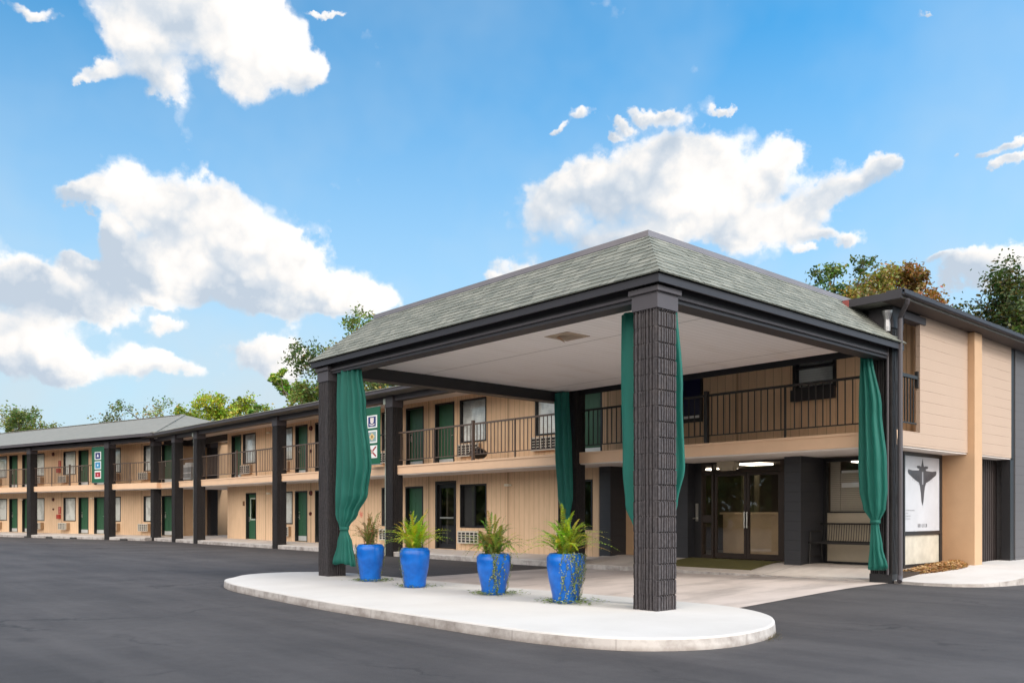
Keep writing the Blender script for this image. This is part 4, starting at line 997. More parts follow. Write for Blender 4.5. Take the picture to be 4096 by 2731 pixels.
# ceiling
b = MB(); b.box(-8.119, -.331, .331, yb, 4.345, 4.37); b.build('ceiling', M_soffit, CN)
# shingled skirt
INS, ZR = .92, 5.235
def skirt():
    b = MB(); rnd = random.Random(8); N = 11
    ex = .035
    planes = [  # (origin low-left, along vector, inward vec, length, hip left, hip right)
        ((xl - ex, yf - ex), (1, 0), (0, 1), (xr - xl) + 2 * ex, 1, 1),
        ((xr + ex, yf - ex), (0, 1), (-1, 0), (yb + .27) - (yf - ex), 1, 0),
        ((xl - ex, yb + .2), (0, -1), (1, 0), (yb + .2) - (yf - ex), 0, 1)]
    zl = zf1 + .012; run = INS + ex; rise = ZR - zl
    for (o0, al, inn, L, hl, hr) in planes:
        nrm = Vector((-inn[0] * rise, -inn[1] * rise, run)).normalized()
        for r in range(N):
            t0 = r / N; t1 = (r + 1.25) / N; t1 = min(1, t1); lift0 = .009; lift1 = .002
            s0 = t0 * run * hl; e0 = L - t0 * run * hr; x = s0 + (rnd.random() * -.3 if not hl else 0); x = s0
            first = True
            while x < e0 - .001:
                w = rnd.choice((.12, .17, .22, .28)); x2 = min(x + w, e0); tint = rnd.uniform(.15, .95) ** 1.2; lf = lift0 + rnd.uniform(0, .006)
                s1 = t1 * run * hl; e1 = L - t1 * run * hr
                xa, xb = max(x, s1) if hl else x, min(x2, e1) if hr else x2
                if xa > xb: xa = xb = (max(min(x, e1), s1) + max(min(x2, e1), s1)) / 2
                def P(sx, t, lift):
                    return Vector((o0[0] + al[0] * sx + inn[0] * t * run, o0[1] + al[1] * sx + inn[1] * t * run, zl + t * rise)) + nrm * lift
                g = .004
                p = [P(x + g, t0, lf), P(x2 - g if x2 < e0 else x2, t0, lf), P(xb, t1, lift1), P(xa, t1, lift1)]
                b.face(p, 0, tint)
                b.face([P(x + g, t0, -.004), P(x2 - g, t0, -.004), p[1], p[0]], 0, tint * .8)
                x = x2
        # backing
        pts = [(o0[0] + al[0] * sx + inn[0] * t * run, o0[1] + al[1] * sx + inn[1] * t * run, zl + t * rise - .006) for sx, t in ((0, 0), (L, 0), (L - run * hr, 1), (run * hl, 1))]
        b.face(pts, 0, .1)
    # hip caps
    for (sx, sy, ex_, ey_) in ((xr + ex, yf - ex, xr - INS, yf + INS), (xl - ex, yf - ex, xl + INS, yf + INS)):
        n = 11; A_ = Vector((sx, sy, zl)); B_ = Vector((ex_, ey_, ZR))
        for k in range(n):
            p = A_.lerp(B_, k / n); q = A_.lerp(B_, (k + 1.2) / n if k < n - 1 else 1); h = Vector((0, 0, .022)); h2 = Vector((0, 0, .006)); tint = rnd.uniform(.2, .8)
            sgn = 1 if sx > -1 else -1
            u = Vector((0, .11, -.0)) + Vector((0, 0, -.005)); v = Vector((-sgn * .11, 0, -.005))
            b.face([p + h, q + h2, q + u + h2, p + u + h], 0, tint); b.face([p + h, p + v + h, q + v + h2, q + h2], 0, tint * .9)
    return b
rf = skirt().build('roof', M_shingle, CN)
b = MB(); zc0, zc1 = ZR - .015, ZR + .065; c0, c1_ = xl + INS - .03, xr - INS + .03; d0 = yf + INS - .03
b.box(c0, c1_, d0, d0 + .03, zc0, zc1); b.box(c1_ - .03, c1_, d0 + .03, yb + .3, zc0, zc1); b.box(c0, c0 + .03, d0 + .03, yb + .3, zc0, zc1)
b.box(c0 + .03, c1_ - .03, d0 + .03, yb + .3, zc0 - .02, zc1 - .03)
b.build('roof_cap', M_cap, rf)
b = MB(); xx = c0 + .4
b.box(c0 - .004, c1_ + .004, d0 - .004, d0 - .001, zc0 - .02, zc0 - .002); b.build('drip_edge', M_black, rf)
# back closure
b = MB(); b.face([(xr - .03, yb + .22, zf0), (xl + .03, yb + .22, zf0), (xl + INS, yb + .22, ZR - .02), (xr - INS, yb + .22, ZR - .02)]); b.build('back_board', M_black, CN)
# recessed ceiling lamp with a hanging flap
b = MB(); lx, ly_ = -3.30, 1.75
def diam(r, z): return [(lx + r, ly_ - r, z), (lx + r, ly_ + r, z), (lx - r, ly_ + r, z), (lx - r, ly_ - r, z)]
b.rings([diam(.27, 4.345), diam(.27, 4.335), diam(.20, 4.33)], 0, cap0=False, cap1=False); la = b.build('ceiling_lamp', mat('stained_lamp_trim', (.42, .33, .25), .6, var=.25, vscale=8), CN)
b = MB(); b.face(diam(.2, 4.332)[::-1]); b.build('lamp_diffuser', mat('dusty_lamp_glass', (.34, .26, .20), .4, var=.3, vscale=6), la)
b = MB(); b.face([(lx - .16, ly_ - .10, 4.328), (lx - .02, ly_ - .17, 4.328), (lx + .05, ly_ - .13, 4.24), (lx - .01, ly_ - .04, 4.23)]); b.build('lamp_flap', mat('rust_flap', (.36, .22, .13), .6, var=.2, vscale=10), la)

# ------------------------------------------------------------------ curtains
def curtain(name, cx, cy, prof, folds, seed, label, dep=.10, tie=None):
    """prof: list of (z, xl, xr, depth, yoff) from top to bottom"""
    rnd = random.Random(seed); b = MB(); n = folds * 10; rings = []
    ph = [rnd.uniform(0, 6.28) for _ in range(4)]
    zs = []; 
    for k in range(len(prof) - 1):
        m_ = max(2, int(abs(prof[k][0] - prof[k + 1][0]) / .06))
        for q in range(m_): 
            t = q / m_; t2 = t * t * (3 - 2 * t); zs.append([prof[k][i] * (1 - t2) + prof[k + 1][i] * t2 if i else prof[k][0] * (1 - t) + prof[k + 1][0] * t for i in range(5)])
    zs.append(list(prof[-1]))
    fold_w = [rnd.uniform(.4, 1.8) for _ in range(folds)]; tot = sum(fold_w); acc = [0]
    for f in fold_w: acc.append(acc[-1] + f / tot)
    for (z, x0, x1, d, yo) in zs:
        ring = []; hw = (x1 - x0) / 2; mx = (x0 + x1) / 2
        for j in range(n):
            a = 2 * math.pi * j / n; u = j / n
            fi = max(i for i in range(folds) if acc[i] <= u + 1e-9); lu = (u - acc[fi]) / (acc[fi + 1] - acc[fi])
            f = .5 - .5 * math.cos(2 * math.pi * lu)
            wob = 1 + .06 * math.sin(3 * a + z * 1.7 + ph[0])
            amp = .78 if d > .09 else .55
            r = (1 - amp + amp * f ** .8) * wob
            ring.append((mx + hw * math.cos(a) * (.84 + .16 * r) * (1 + .03 * math.sin(z * 2 + ph[1])), cy + yo + d * math.sin(a) * r, z + (.03 * math.sin(a * 2 + ph[2]) if z < .6 else 0)))
        rings.append(ring)
    b.rings(rings, 0)
    o = b.build(name, M_fabric, smooth=True); tag(o, label, 'curtain', 'green curtains tied at the canopy columns')
    if tie:
        tb = MB(); zt, xa, xb, d = tie; rr = []
        cxx = (xa + xb) / 2; hw = (xb - xa) / 2 + .012
        tb.rings([[(cxx + hw * math.cos(2 * math.pi * k / 20), cy + tie_y(prof, zt) + (d + .012) * math.sin(2 * math.pi * k / 20), zt + dz) for k in range(20)] for dz in (-.03, 0, .03)], 0)
        tb.build('tie_band', M_fabric, o, smooth=True)
    return o
def tie_y(prof, z):
    return min(prof, key=lambda p: abs(p[0] - z))[4]
curtain('curtain', 0, .17, [(4.12, -8.0, -7.22, .13, 0), (3.4, -8.04, -7.06, .16, 0), (2.3, -8.05, -6.86, .18, 0), (1.75, -8.06, -7.0, .18, 0), (1.35, -8.04, -7.36, .14, 0), (1.12, -7.93, -7.66, .07, 0), (1.06, -7.90, -7.68, .06, 0), (.8, -7.98, -7.55, .11, 0), (.40, -8.12, -7.40, .15, -.02)], 12, 1, 'green curtain on the left canopy column, knotted low above its flared tail', tie=(1.09, -7.91, -7.67, .065))
curtain('curtain', 0, .58, [(4.14, -1.08, -.14, .12, 0), (3.0, -1.10, -.02, .14, 0), (2.0, -1.08, .02, .14, 0), (1.5, -1.02, -.12, .12, 0), (1.15, -.86, -.34, .08, 0), (1.05, -.78, -.40, .06, 0), (.7, -.75, -.35, .10, 0), (.35, -.72, -.30, .11, 0)], 8, 2, 'pale lit teal curtain bulging out both sides behind the nearest column', tie=(1.08, -.78, -.40, .06))
curtain('curtain', 0, 6.28, [(4.3, -8.18, -7.70, .10, 0), (2.9, -8.14, -7.62, .12, 0), (1.8, -8.04, -7.58, .11, 0), (1.28, -7.86, -7.66, .06, 0), (.9, -7.9, -7.6, .08, 0), (.35, -7.98, -7.55, .1, 0)], 10, 3, 'dark shaded green curtain at the back left column under the canopy', tie=(1.28, -7.86, -7.66, .06))
curtain('curtain', 0, 6.24, [(4.14, -.43, -.22, .10, 0), (3.2, -.47, -.06, .13, 0), (2.2, -.48, .06, .15, -.03), (1.8, -.46, .07, .15, -.03), (1.45, -.38, .03, .13, -.02), (1.27, -.25, -.08, .07, 0), (1.20, -.24, -.10, .06, 0), (.8, -.26, -.04, .09, 0), (.42, -.30, .05, .10, 0)], 8, 4, 'bright green curtain beside the office entrance, gathered above a narrow tail', tie=(1.235, -.245, -.09, .062))

# ------------------------------------------------------------------ pots, ferns, vines
def pot(x, y, h, rt, rb, seed, label, facets=0):
    e = empty('flower_pot', (x, y, .15), label, 'flower pot', 'blue glazed pots on the island')
    rnd = random.Random(seed); n = 40; rings = []
    rs = rt * 1.07
    prof = [(rb * .93, 0), (rb, .012), (rb * 1.04, .05)]
    for k in range(1, 10):
        t = k / 10; r = rb + (rs - rb) * (math.sin(t * math.pi / 2) ** 1.15); prof.append((r, .05 + t * (h * .89 - .05)))
    prof += [(rs * .995, h * .92), (rt * 1.0, h * .955), (rt * .95, h * .975), (rt * .94, h * .99), (rt * .90, h), (rt * .85, h), (rt * .80, h * .97), (rt * .79, h * .9)]
    for r, z in prof:
        ring = []
        for j in range(n):
            a = 2 * math.pi * j / n; f = 1.0
            if facets: f = 1 - .045 * (1 - abs(math.cos(facets * a / 2))) if 0.1 < z < h * .9 else 1.0
            f *= 1 + .006 * math.sin(3 * a + seed) + .004 * rnd.uniform(-1, 1)
            ring.append((r * f * math.cos(a), r * f * math.sin(a), z))
        rings.append(ring)
    b = MB(); b.rings(rings, 0, cap1=False); b.build('pot_body', M_glaze, e, smooth=True)
    s = MB(); s.face([(rt * .795 * math.cos(2 * math.pi * k / 24), rt * .795 * math.sin(2 * math.pi * k / 24), h * .92) for k in range(24)]); s.build('soil', M_soil, e)
    return e
def fern(x, y, z, seed, n, H, spread, cols, label, leaf=.05, droop=.5, flowers=0, bare=.0):
    rnd = random.Random(seed); b = MB()
    for i in range(n):
        az = rnd.uniform(0, 6.283); e = rnd.random() ** .65
        out = (.10 + .95 * e) * spread * rnd.uniform(.65, 1.15); L = H * (1.08 - .45 * e) * rnd.uniform(.65, 1.12); dr = droop * e * rnd.uniform(.5, 1.5)
        base = Vector((rnd.uniform(-.09, .09), rnd.uniform(-.09, .09), -.03)); dirv = Vector((math.cos(az), math.sin(az), 0)); col = rnd.choice(cols); col = tuple(c * rnd.uniform(.75, 1.25) for c in col)
        side = Vector((-dirv.y, dirv.x, 0)); sw = rnd.uniform(-.12, .12)
        K = 20; pts = []
        for k in range(K + 1):
            t = k / K; pts.append(base + dirv * (out * (t ** 1.15)) + side * sw * t * t + Vector((0, 0, L * (1.55 * t - (.55 + dr) * t * t))))
        isb = rnd.random() < bare
        for k in range(1, K):
            p, q = pts[k], pts[k + 1]; d = (q - p); t = k / K; dn = d.normalized()
            w = side * .0028
            b.face([p - w, p + w, q + w, q - w], 0, tuple(c * .8 for c in col))
            if isb and rnd.random() < .5: continue
            ll = leaf * (.25 + .85 * math.sin(math.pi * min(1, .15 + t * .85)) ** .8) * rnd.uniform(.8, 1.15)
            nrm = side.cross(dn).normalized()
            for sg in (-1, 1):
                sv = (side * sg + dn * .45 + nrm * rnd.uniform(-.25, .35)).normalized(); tip = p + sv * ll; wv = dn * (ll * .20 + .003)
                c2 = tuple(c * rnd.uniform(.8, 1.2) for c in col)
                b.face([p - wv, p + sv * ll * .5 - wv * .9, tip, p + sv * ll * .5 + wv * .9, p + wv], 0, c2)
    o = b.build('fern', M_fern); o.location = (x, y, z); tag(o, label, 'fern', 'ferns in the blue pots')
    if flowers:
        f = MB()
        for k in range(flowers):
            c = Vector((-.14 + rnd.uniform(-.03, .03), -.12 + rnd.uniform(-.02, .02), H * .78 + rnd.uniform(-.03, .03)))
            for q in range(5):
                a = q * 1.257; d = Vector((math.cos(a), 0, math.sin(a))) * .03; e2 = Vector((math.cos(a + 1), 0, math.sin(a + 1))) * .02
                f.face([c, c + d - e2 * .4, c + d * 1.3, c + d + e2 * .6])
        f.build('flower', flat('red_petals', (.65, .04, .05), .5), o)
    return o
def vine(x, y, seed, rt, h, strands, label, ground=1.0, dirs=None, sp=.35):
    rnd = random.Random(seed); b = MB()
    def leaf(p, s, nrm):
        a = rnd.uniform(0, 6.28); u = nrm.cross(Vector((0, 0, 1)) if abs(nrm.z) < .9 else Vector((1, 0, 0))).normalized(); v = nrm.cross(u)
        d = u * math.cos(a) + v * math.sin(a) ; e = nrm.cross(d); p = p + nrm * rnd.uniform(.003, .02)
        c = rnd.choice([(.10, .17, .03), (.16, .24, .05), (.28, .33, .12), (.07, .12, .025), (.20, .28, .06), (.38, .40, .22)])
        b.face([p, p + d * s * .5 + e * s * .35 + nrm * s * .1, p + d * s, p + d * s * .5 - e * s * .35 + nrm * s * .1], 0, c)
    for i in range(strands):
        a = (rnd.choice(dirs) if dirs else 0) + rnd.gauss(0, sp) if dirs else rnd.uniform(0, 6.28)
        p = None; L = rnd.uniform(.5, 1.0) if rnd.random() < .5 else 1.0; steps = 26; wob = rnd.uniform(-.5, .5)
        pts = []
        for k in range(steps):
            t = k / steps; z = h * (1 - t * L); aa = a + wob * t + .1 * math.sin(t * 9 + i)
            zz = z / h; r = rt * (1.04 if zz > .7 else .74 + .30 * zz / .7) + .012 + .01 * math.sin(k)
            pts.append(Vector((r * math.cos(aa), r * math.sin(aa), z)))
        for k in range(len(pts) - 1):
            b.tube([pts[k], pts[k + 1]], .0018, 3, caps=False); b.c[-3:] = [(.12, .12, .05)] * 3
            n_ = Vector((pts[k].x, pts[k].y, 0)).normalized()
            for _ in range(rnd.choice((0, 1, 1, 2))): leaf(pts[k] + Vector((rnd.uniform(-.01, .01), 0, rnd.uniform(-.01, .01))), rnd.uniform(.014, .030), n_)
    for k in range(int(420 * ground)):
        a = rnd.uniform(0, 6.28); r = rt * .72 + abs(rnd.gauss(0, .11)) * (1.6 if math.cos(a - .7) > .3 else .8); 
        p = Vector((r * math.cos(a) * 1.1, r * math.sin(a), .004 + rnd.random() * .03)); leaf(p, rnd.uniform(.025, .055), Vector((rnd.uniform(-.3, .3), rnd.uniform(-.3, .3), 1)).normalized())
    o = b.build('creeping_vine', M_vine); o.location = (x, y, .15); tag(o, label, 'vine', 'vines trailing over the blue pots'); return o
camdir = lambda x, y: math.atan2(-8.614 - y, 6.878 - x)
G1 = [(.24, .19, .05), (.34, .19, .08), (.20, .24, .06), (.36, .17, .10), (.14, .19, .04)]
G2 = [(.46, .52, .03), (.55, .58, .04), (.32, .46, .04), (.58, .50, .06), (.24, .38, .04)]
G3 = [(.14, .24, .03), (.20, .32, .04), (.28, .32, .06), (.09, .16, .03), (.38, .36, .09)]
G4 = [(.32, .44, .03), (.44, .52, .04), (.22, .33, .03), (.48, .48, .08), (.16, .25, .03)]
pots = [(-6.63, .02, .67, .235, .185, 1, 'leftmost blue glazed pot, next to the left canopy column', 6), (-5.0, -.15, .66, .235, .18, 2, 'second blue glazed pot from the left column, under the yellow green fern', 0),
        (-3.15, .0, .62, .245, .18, 3, 'third blue glazed pot from the left column, vine down its front', 0), (-1.56, -.05, .68, .25, .18, 4, 'blue glazed pot nearest the tall front column, speckled with vine', 0)]
for p in pots: pot(*p[:6], p[6], p[7])
fern(-6.63, .02, .80, 11, 80, .72, .52, G1, 'sparse reddish brown fern with a red bloom in the leftmost pot', .028, .5, flowers=4, bare=.5)
fern(-5.0, -.15, .79, 12, 125, .72, .68, G2, 'bright yellow green fern in the second pot from the left column', .036, .55)
fern(-3.15, .0, .75, 13, 120, .74, .58, G3, 'dark green fern drooping over the front of the third pot', .036, .9)
fern(-1.56, -.05, .81, 14, 115, .70, .72, G4, 'wide light green fern with arching tips in the pot nearest the tall column', .038, .65)
for i, (x, y, h, rt, rb, *_r) in enumerate(pots):
    cd = camdir(x, y)
    vine(x, y, 40 + i, rt, h, (10, 4, 14, 24)[i], ('vine clinging to the left edge of the leftmost blue pot', 'thin creeper on the left side of the second blue pot', 'vine hanging down the middle of the third blue pot', 'pale leafed vine speckling the blue pot nearest the tall column')[i], (.8, .35, .8, .9)[i],
         dirs=((cd - 1.4, cd - 1.3, cd + 1.5), (cd - 1.4,), (cd, cd, cd + .5, cd + 1.4), (cd + 1.3, cd + .9, cd + .5, cd + .9, cd + .1))[i], sp=(.18, .15, .16, .20)[i])
# loose vine trailing between pots 3 and the gap
# weeds at the kerb end
rnd = random.Random(9); b = MB()
for k in range(220):
    a = rnd.gauss(-.15, .18); x0_, y0_ = 1.77 - .10 * (a + .9) - .40 * max(0, a + .25) + abs(rnd.gauss(0, .06)), a
    p = Vector((x0_, y0_, gz(x0_, y0_))); h = rnd.uniform(.01, .05); dx, dy = rnd.uniform(-.04, .05), rnd.uniform(-.04, .04); w_ = .004
    c = rnd.choice([(.20, .15, .08), (.14, .15, .05), (.30, .22, .12), (.10, .07, .04)])
    b.face([p + Vector((-w_, w_, 0)), p + Vector((w_, -w_, 0)), p + Vector((dx, dy, h))], 0, c)
tag(b.build('kerb_weeds', M_vine), 'dry weeds at the right end of the island kerb', 'weeds', kind='stuff')
# ------------------------------------------------------------------ small things
def banner(parent_loc, rz, x0, x1, z0, z1, emblems, label):
    e = empty('flag_banner', parent_loc, label, 'banner', rz=rz)
    b = MB(); b.box(x0, x1, -.02, .0, z0, z1); b.build('panel', mat('green_banner', (.004, .105, .05), .5, var=.08), e)
    h = (z1 - z0) * .19; w = min(h * 1.5, (x1 - x0) * .78); cx_ = (x0 + x1) / 2
    for k, fn in enumerate(emblems):
        zc = z1 - (z1 - z0) * (.25 + .265 * k)
        q = MB(); q.box(cx_ - w / 2 - .03, cx_ + w / 2 + .03, -.026, -.0205, zc - h / 2 - .03, zc + h / 2 + .03); pn = q.build('flag', flat('white_flag_card', (.78, .80, .80)), e)
        for (mname, colr, polys) in fn:
            q = MB(); yy = -.0275 - .001 * fn.index((mname, colr, polys))
            for pl_ in polys: q.face([(cx_ + p[0] * w / 2, yy, zc + p[1] * h / 2) for p in pl_])
            q.build('emblem', flat(mname, colr), pn)
    q = MB(); q.tube([(x0 - .02, -.01, z1 + .01), (x1 + .08, -.01, z1 + .01)], .015, 6); q.tube([(x0 - .02, -.01, z0 - .01), (x1 + .08, -.01, z0 - .01)], .015, 6); q.build('banner_rod', M_galv, e)
    return e
rect = lambda a, b_, c, d: [(a, c), (b_, c), (b_, d), (a, d)]
circ = lambda x, y, r, n=12, sx=.667: [(x + r * sx * math.cos(2 * math.pi * k / n), y + r * math.sin(2 * math.pi * k / n)) for k in range(n)]
F_shield = [('navy_flag', (.01, .02, .16), [rect(-.85, .85, -.92, .92)]), ('cream_shield', (.72, .66, .64), [[(-.42, .72), (.42, .72), (.40, -.05), (.22, -.30), (.0, -.42), (-.22, -.30), (-.40, -.05)], [(-.55, -.35), (-.1, -.55), (.1, -.55), (.55, -.35), (.6, -.6), (0, -.78), (-.6, -.6)]])]
F_diamond = [('grey_flag', (.25, .36, .37), [rect(-.9, .9, -.9, .9)]), ('buff_diamond', (.70, .52, .25), [[(0, -.72), (.62, 0), (0, .72), (-.62, 0)]]), ('brown_crest', (.30, .20, .06), [circ(0, 0, .32)])]
F_cross = [('red_saltire', (.32, .02, .03), [[(-.95, .95), (-.72, .95), (.95, -.75), (.95, -.95), (.72, -.95), (-.95, .75)], [(.95, .95), (.72, .95), (-.95, -.75), (-.95, -.95), (-.72, -.95), (.95, .75)]]), ('seal_disc', (.55, .42, .36), [circ(0, 0, .28)])]
F_mick = [('navy_flag', (.01, .02, .16), [rect(-.85, .85, -.92, .92)]), ('white_seal', (.75, .78, .80), [circ(0, .15, .34), rect(-.35, .35, -.35, -.1)])]
F_blue = [('sky_flag', (.03, .25, .50), [rect(-.9, .9, -.9, .9)]), ('pale_seal', (.65, .75, .80), [circ(0, 0, .34)])]
F_red = [('red_flag', (.35, .01, .03), [rect(-.9, .9, -.75, .75)]), ('pink_seal', (.75, .45, .48), [circ(0, -.05, .30)])]
banner((0, 6.36, 0), 0, -16.86, -15.97, 2.93, 4.72, [F_shield, F_diamond, F_cross], 'green banner with navy shield, diamond and red cross flags on the nearer wing column')
banner((-34.8, 6.72, 0), A14, -6.22, -5.09, 2.96, 4.78, [F_mick, F_blue, F_red], 'far green banner with navy, light blue and red flags on the angled wing column')
bpy.context.view_layer.update()
# push the far banner in front of its rail
for o in COL.objects:
    if o.name.startswith('flag_banner') and o.rotation_euler.z: o.location = Vector((-34.8, 6.72, 0)) + Matrix.Rotation(A14, 3, 'Z') @ Vector((0, -.16, 0))

# navy sign board on the office balcony wall
e = empty('sign_board', (-5.72, 7.99, 3.5), 'dark navy sign board with white strip behind the office balcony rail', 'sign board')
b = MB(); b.box(-.58, .66, -.04, .02, 0, 1.45); b.build('board_frame', M_frame, e)
b = MB(); b.box(-.54, .62, -.046, -.041, .17, 1.41); b.build('board_face', M_navy, e)
b = MB(); b.box(-.54, .60, -.050, -.0465, .09, .15); random.seed(3); b.build('white_strip', M_white, e)
# door mat
b = MB(); yv = [7.02, 7.35, 7.7, 8.05, 8.3]
for a, c in zip(yv[:-1], yv[1:]): b.face([(-5.55, a, wz(0, a) + .012), (-3.15, a, wz(0, a) + .012), (-3.15, c, wz(0, c) + .012), (-5.55, c, wz(0, c) + .012)])
b.face([(-5.55, 7.02, wz(0, 7.02)), (-3.15, 7.02, wz(0, 7.02)), (-3.15, 7.02, wz(0, 7.02) + .012), (-5.55, 7.02, wz(0, 7.02) + .012)])
tag(b.build('door_mat', M_mat), 'olive green mat lying before the glass entrance doors', 'door mat')
# wire bench
e = empty('metal_bench', (-1.55, 8.36, .335), 'black metal slatted bench below the office window', 'bench')
b = MB()
for k in range(36):
    x = -.95 + 1.9 * k / 35; b.tube([(x, -.22, .45), (x, .18, .44), (x, .23, .50), (x, .27, .82)], .007, 4)
b.build('slats', M_railb, e)
b = MB(); b.tube([(-.97, -.23, .44), (.97, -.23, .44)], .022, 8); b.tube([(-.97, .28, .83), (.97, .28, .83)], .018, 8); b.tube([(-.97, .22, .46), (.97, .22, .46)], .015, 8); b.build('bench_frame', M_railb, e)
for sx in (-.9, .9):
    b = MB(); b.tube([(sx, -.23, .66), (sx, -.23, .44), (sx, -.26, .0)], .016, 6); b.tube([(sx, .22, .44), (sx, .27, .0)], .016, 6); b.tube([(sx, -.23, .66), (sx, .25, .68)], .014, 6); b.tube([(sx, -.25, .15), (sx, .25, .15)], .01, 6); b.build('leg', M_railb, e)
# small barbecue on the balcony
e = empty('kettle_grill', (-12.15, 7.15, 2.875), 'small black domed grill on the balcony floor by the air conditioner', 'grill')
b = MB(); rr = [(.02, .0), (.16, .02), (.24, .08), (.26, .14)]; b.rings([[(r * math.cos(2 * math.pi * k / 20), r * math.sin(2 * math.pi * k / 20), .06 + z) for k in range(20)] for r, z in rr], 0); b.build('bowl', M_tarp, e, smooth=True)
b = MB(); rr = [(.27, .205), (.25, .26), (.19, .32), (.10, .36), (.03, .37)]; b.rings([[(r * math.cos(2 * math.pi * k / 20), r * math.sin(2 * math.pi * k / 20), z) for k in range(20)] for r, z in rr], 0); b.tube([(-.05, 0, .37), (0, 0, .40), (.05, 0, .37)], .01, 6); b.build('lid', mat('grill_lid_enamel', (.02, .02, .023), .2), e, smooth=True)
for k in range(3):
    a = k * 2.09 + .3; b = MB(); b.tube([(.16 * math.cos(a), .16 * math.sin(a), .09), (.22 * math.cos(a), .22 * math.sin(a), 0)], .01, 6); b.build('leg', M_galv, e)
# linen cart upstairs in the passage
e = empty('linen_cart', (-34.6, 7.75, 2.875), 'grey and white linen cart upstairs behind the far balcony rail', 'cart')
b = MB(); b.box(-.62, .62, -.25, .25, .12, .72); bevel(b.build('cart_body', mat('grey_cart_plastic', (.30, .33, .35), .6), e), .02)
b = MB(); b.box(-.55, .50, -.2, .2, .722, .86); b.box(-.3, .25, -.18, .18, .862, .95); bevel(b.build('folded_linen', M_white, e), .03)
b = MB(); b.box(-.64, .64, -.27, -.251, .42, .47); b.build('bumper', M_white, e)
for sx in (-.5, .5):
    b = MB(); b.tube([(sx, -.2, .06), (sx, -.16, .06)], .06, 12); b.build('wheel', M_tarp, e)
# extinguisher cabinets
for i, z in enumerate((1.08, 3.68)):
    e = empty('extinguisher_cabinet', (0, 0, 0), ('red fire extinguisher cabinet on the ground floor wall of the angled wing', 'red fire extinguisher cabinet on the upper balcony wall of the angled wing')[i], 'extinguisher cabinet', 'extinguisher cabinets on the angled wing', rz=A14)
    e.location = Vector((-34.8, 6.72, 0)) + Matrix.Rotation(A14, 3, 'Z') @ Vector((-12.03, YW, z))
    b = MB(); b.box(-.12, .12, -.16, -.001, 0, .24); bevel(b.build('cabinet', M_red, e), .01)
    b = MB(); b.box(-.13, .13, -.03, -.001, .28, .68); b.build('sign_plate', M_red, e)
    b = MB()
    for k in range(4): b.box(-.05, .05, -.033, -.0305, .33 + k * .085, .38 + k * .085)
    b.build('lettering', mat('dull_pink_letters', (.62, .30, .26), .6), e)

# ------------------------------------------------------------------ trees
def tree(x, y, H, cr, ch, nleaf, leaf, cols, seed, label, clumps=26, trunk=.22, group='trees behind the motel', sparse=1.0, upright=False):
    rnd = random.Random(seed); e = empty('broadleaf_tree', (x, y, .0), label, 'tree', group)
    tb = MB(); zc = H - ch / 2; top = H - ch * .35
    spine = [Vector((0, 0, 0))]; dx = rnd.uniform(-.5, .5); dy = rnd.uniform(-.5, .5)
    for k in range(1, 7): t = k / 6; spine.append(Vector((dx * t * t + rnd.uniform(-.12, .12), dy * t * t, top * t)))
    tb.tube(spine, [trunk * (1 - .75 * k / 6) for k in range(7)], 8)
    lb = MB(); centers = []
    for i in range(clumps):
        for _ in range(30):
            u = Vector((rnd.uniform(-1, 1), rnd.uniform(-1, 1), rnd.uniform(-1, 1)))
            if .35 < u.length < 1: break
        if upright: u.x *= (1 - .5 * max(0, u.z))
        c = Vector((u.x * cr, u.y * cr, zc + u.z * ch / 2)); cr_ = rnd.uniform(.26, .50) * cr * .72; centers.append((c, cr_))
        t0 = max(.35, min(.97, (c.z - abs(c.x) * .5) / top * .9)); k = t0 * 6; i0 = min(5, int(k)); s = spine[i0].lerp(spine[i0 + 1], k - i0)
        mid = s.lerp(c, .5) + Vector((rnd.uniform(-.3, .3), rnd.uniform(-.3, .3), -.15 * (c - s).length * .5))
        tb.tube([s, mid, c], [trunk * .30, trunk * .18, trunk * .06], 5)
        for q in range(3):
            d = Vector((rnd.gauss(0, 1), rnd.gauss(0, 1), rnd.gauss(.2, 1))).normalized() * cr_ * .8; tb.tube([mid.lerp(c, .6), c + d], [trunk * .07, trunk * .02], 4)
    tb.build('trunk', M_bark, e)
    per = int(nleaf * 2.0 / clumps); leaf = leaf * .68
    for (c, r) in centers:
        ccol = rnd.choice(cols); kk = rnd.uniform(.75, 1.25); sub = [c + Vector((rnd.gauss(0, .5), rnd.gauss(0, .5), rnd.gauss(0, .42))) * r for _ in range(9)]
        for i in range(per):
            s = rnd.choice(sub); p = s + Vector((rnd.gauss(0, .22), rnd.gauss(0, .22), rnd.gauss(0, .20))) * r
            a = Vector((rnd.gauss(0, 1), rnd.gauss(0, 1), rnd.gauss(0, .6))).normalized(); bb = a.cross(Vector((rnd.gauss(0, 1), rnd.gauss(0, 1), rnd.gauss(0, 1)))).normalized(); l = leaf * rnd.uniform(.6, 1.3)
            col = tuple(v * kk * rnd.uniform(.7, 1.35) for v in (ccol if rnd.random() < .75 else rnd.choice(cols)))
            lb.face([p - a * l, p + bb * l * .55, p + a * l, p - bb * l * .55], 0, col)
    lb.build('crown', M_leaf, e); return e
GR = [(.07, .11, .025), (.11, .16, .03), (.15, .20, .04), (.20, .22, .06)]
YG = [(.22, .27, .02), (.31, .34, .03), (.16, .22, .02), (.36, .35, .05)]
LG = [(.17, .34, .04), (.24, .42, .05), (.12, .22, .04), (.32, .42, .08)]
OR = [(.23, .12, .03), (.30, .17, .05), (.18, .145, .04), (.25, .22, .06), (.24, .11, .03), (.14, .13, .035)]
DG = [(.035, .06, .016), (.05, .085, .02), (.08, .11, .025), (.12, .11, .03)]
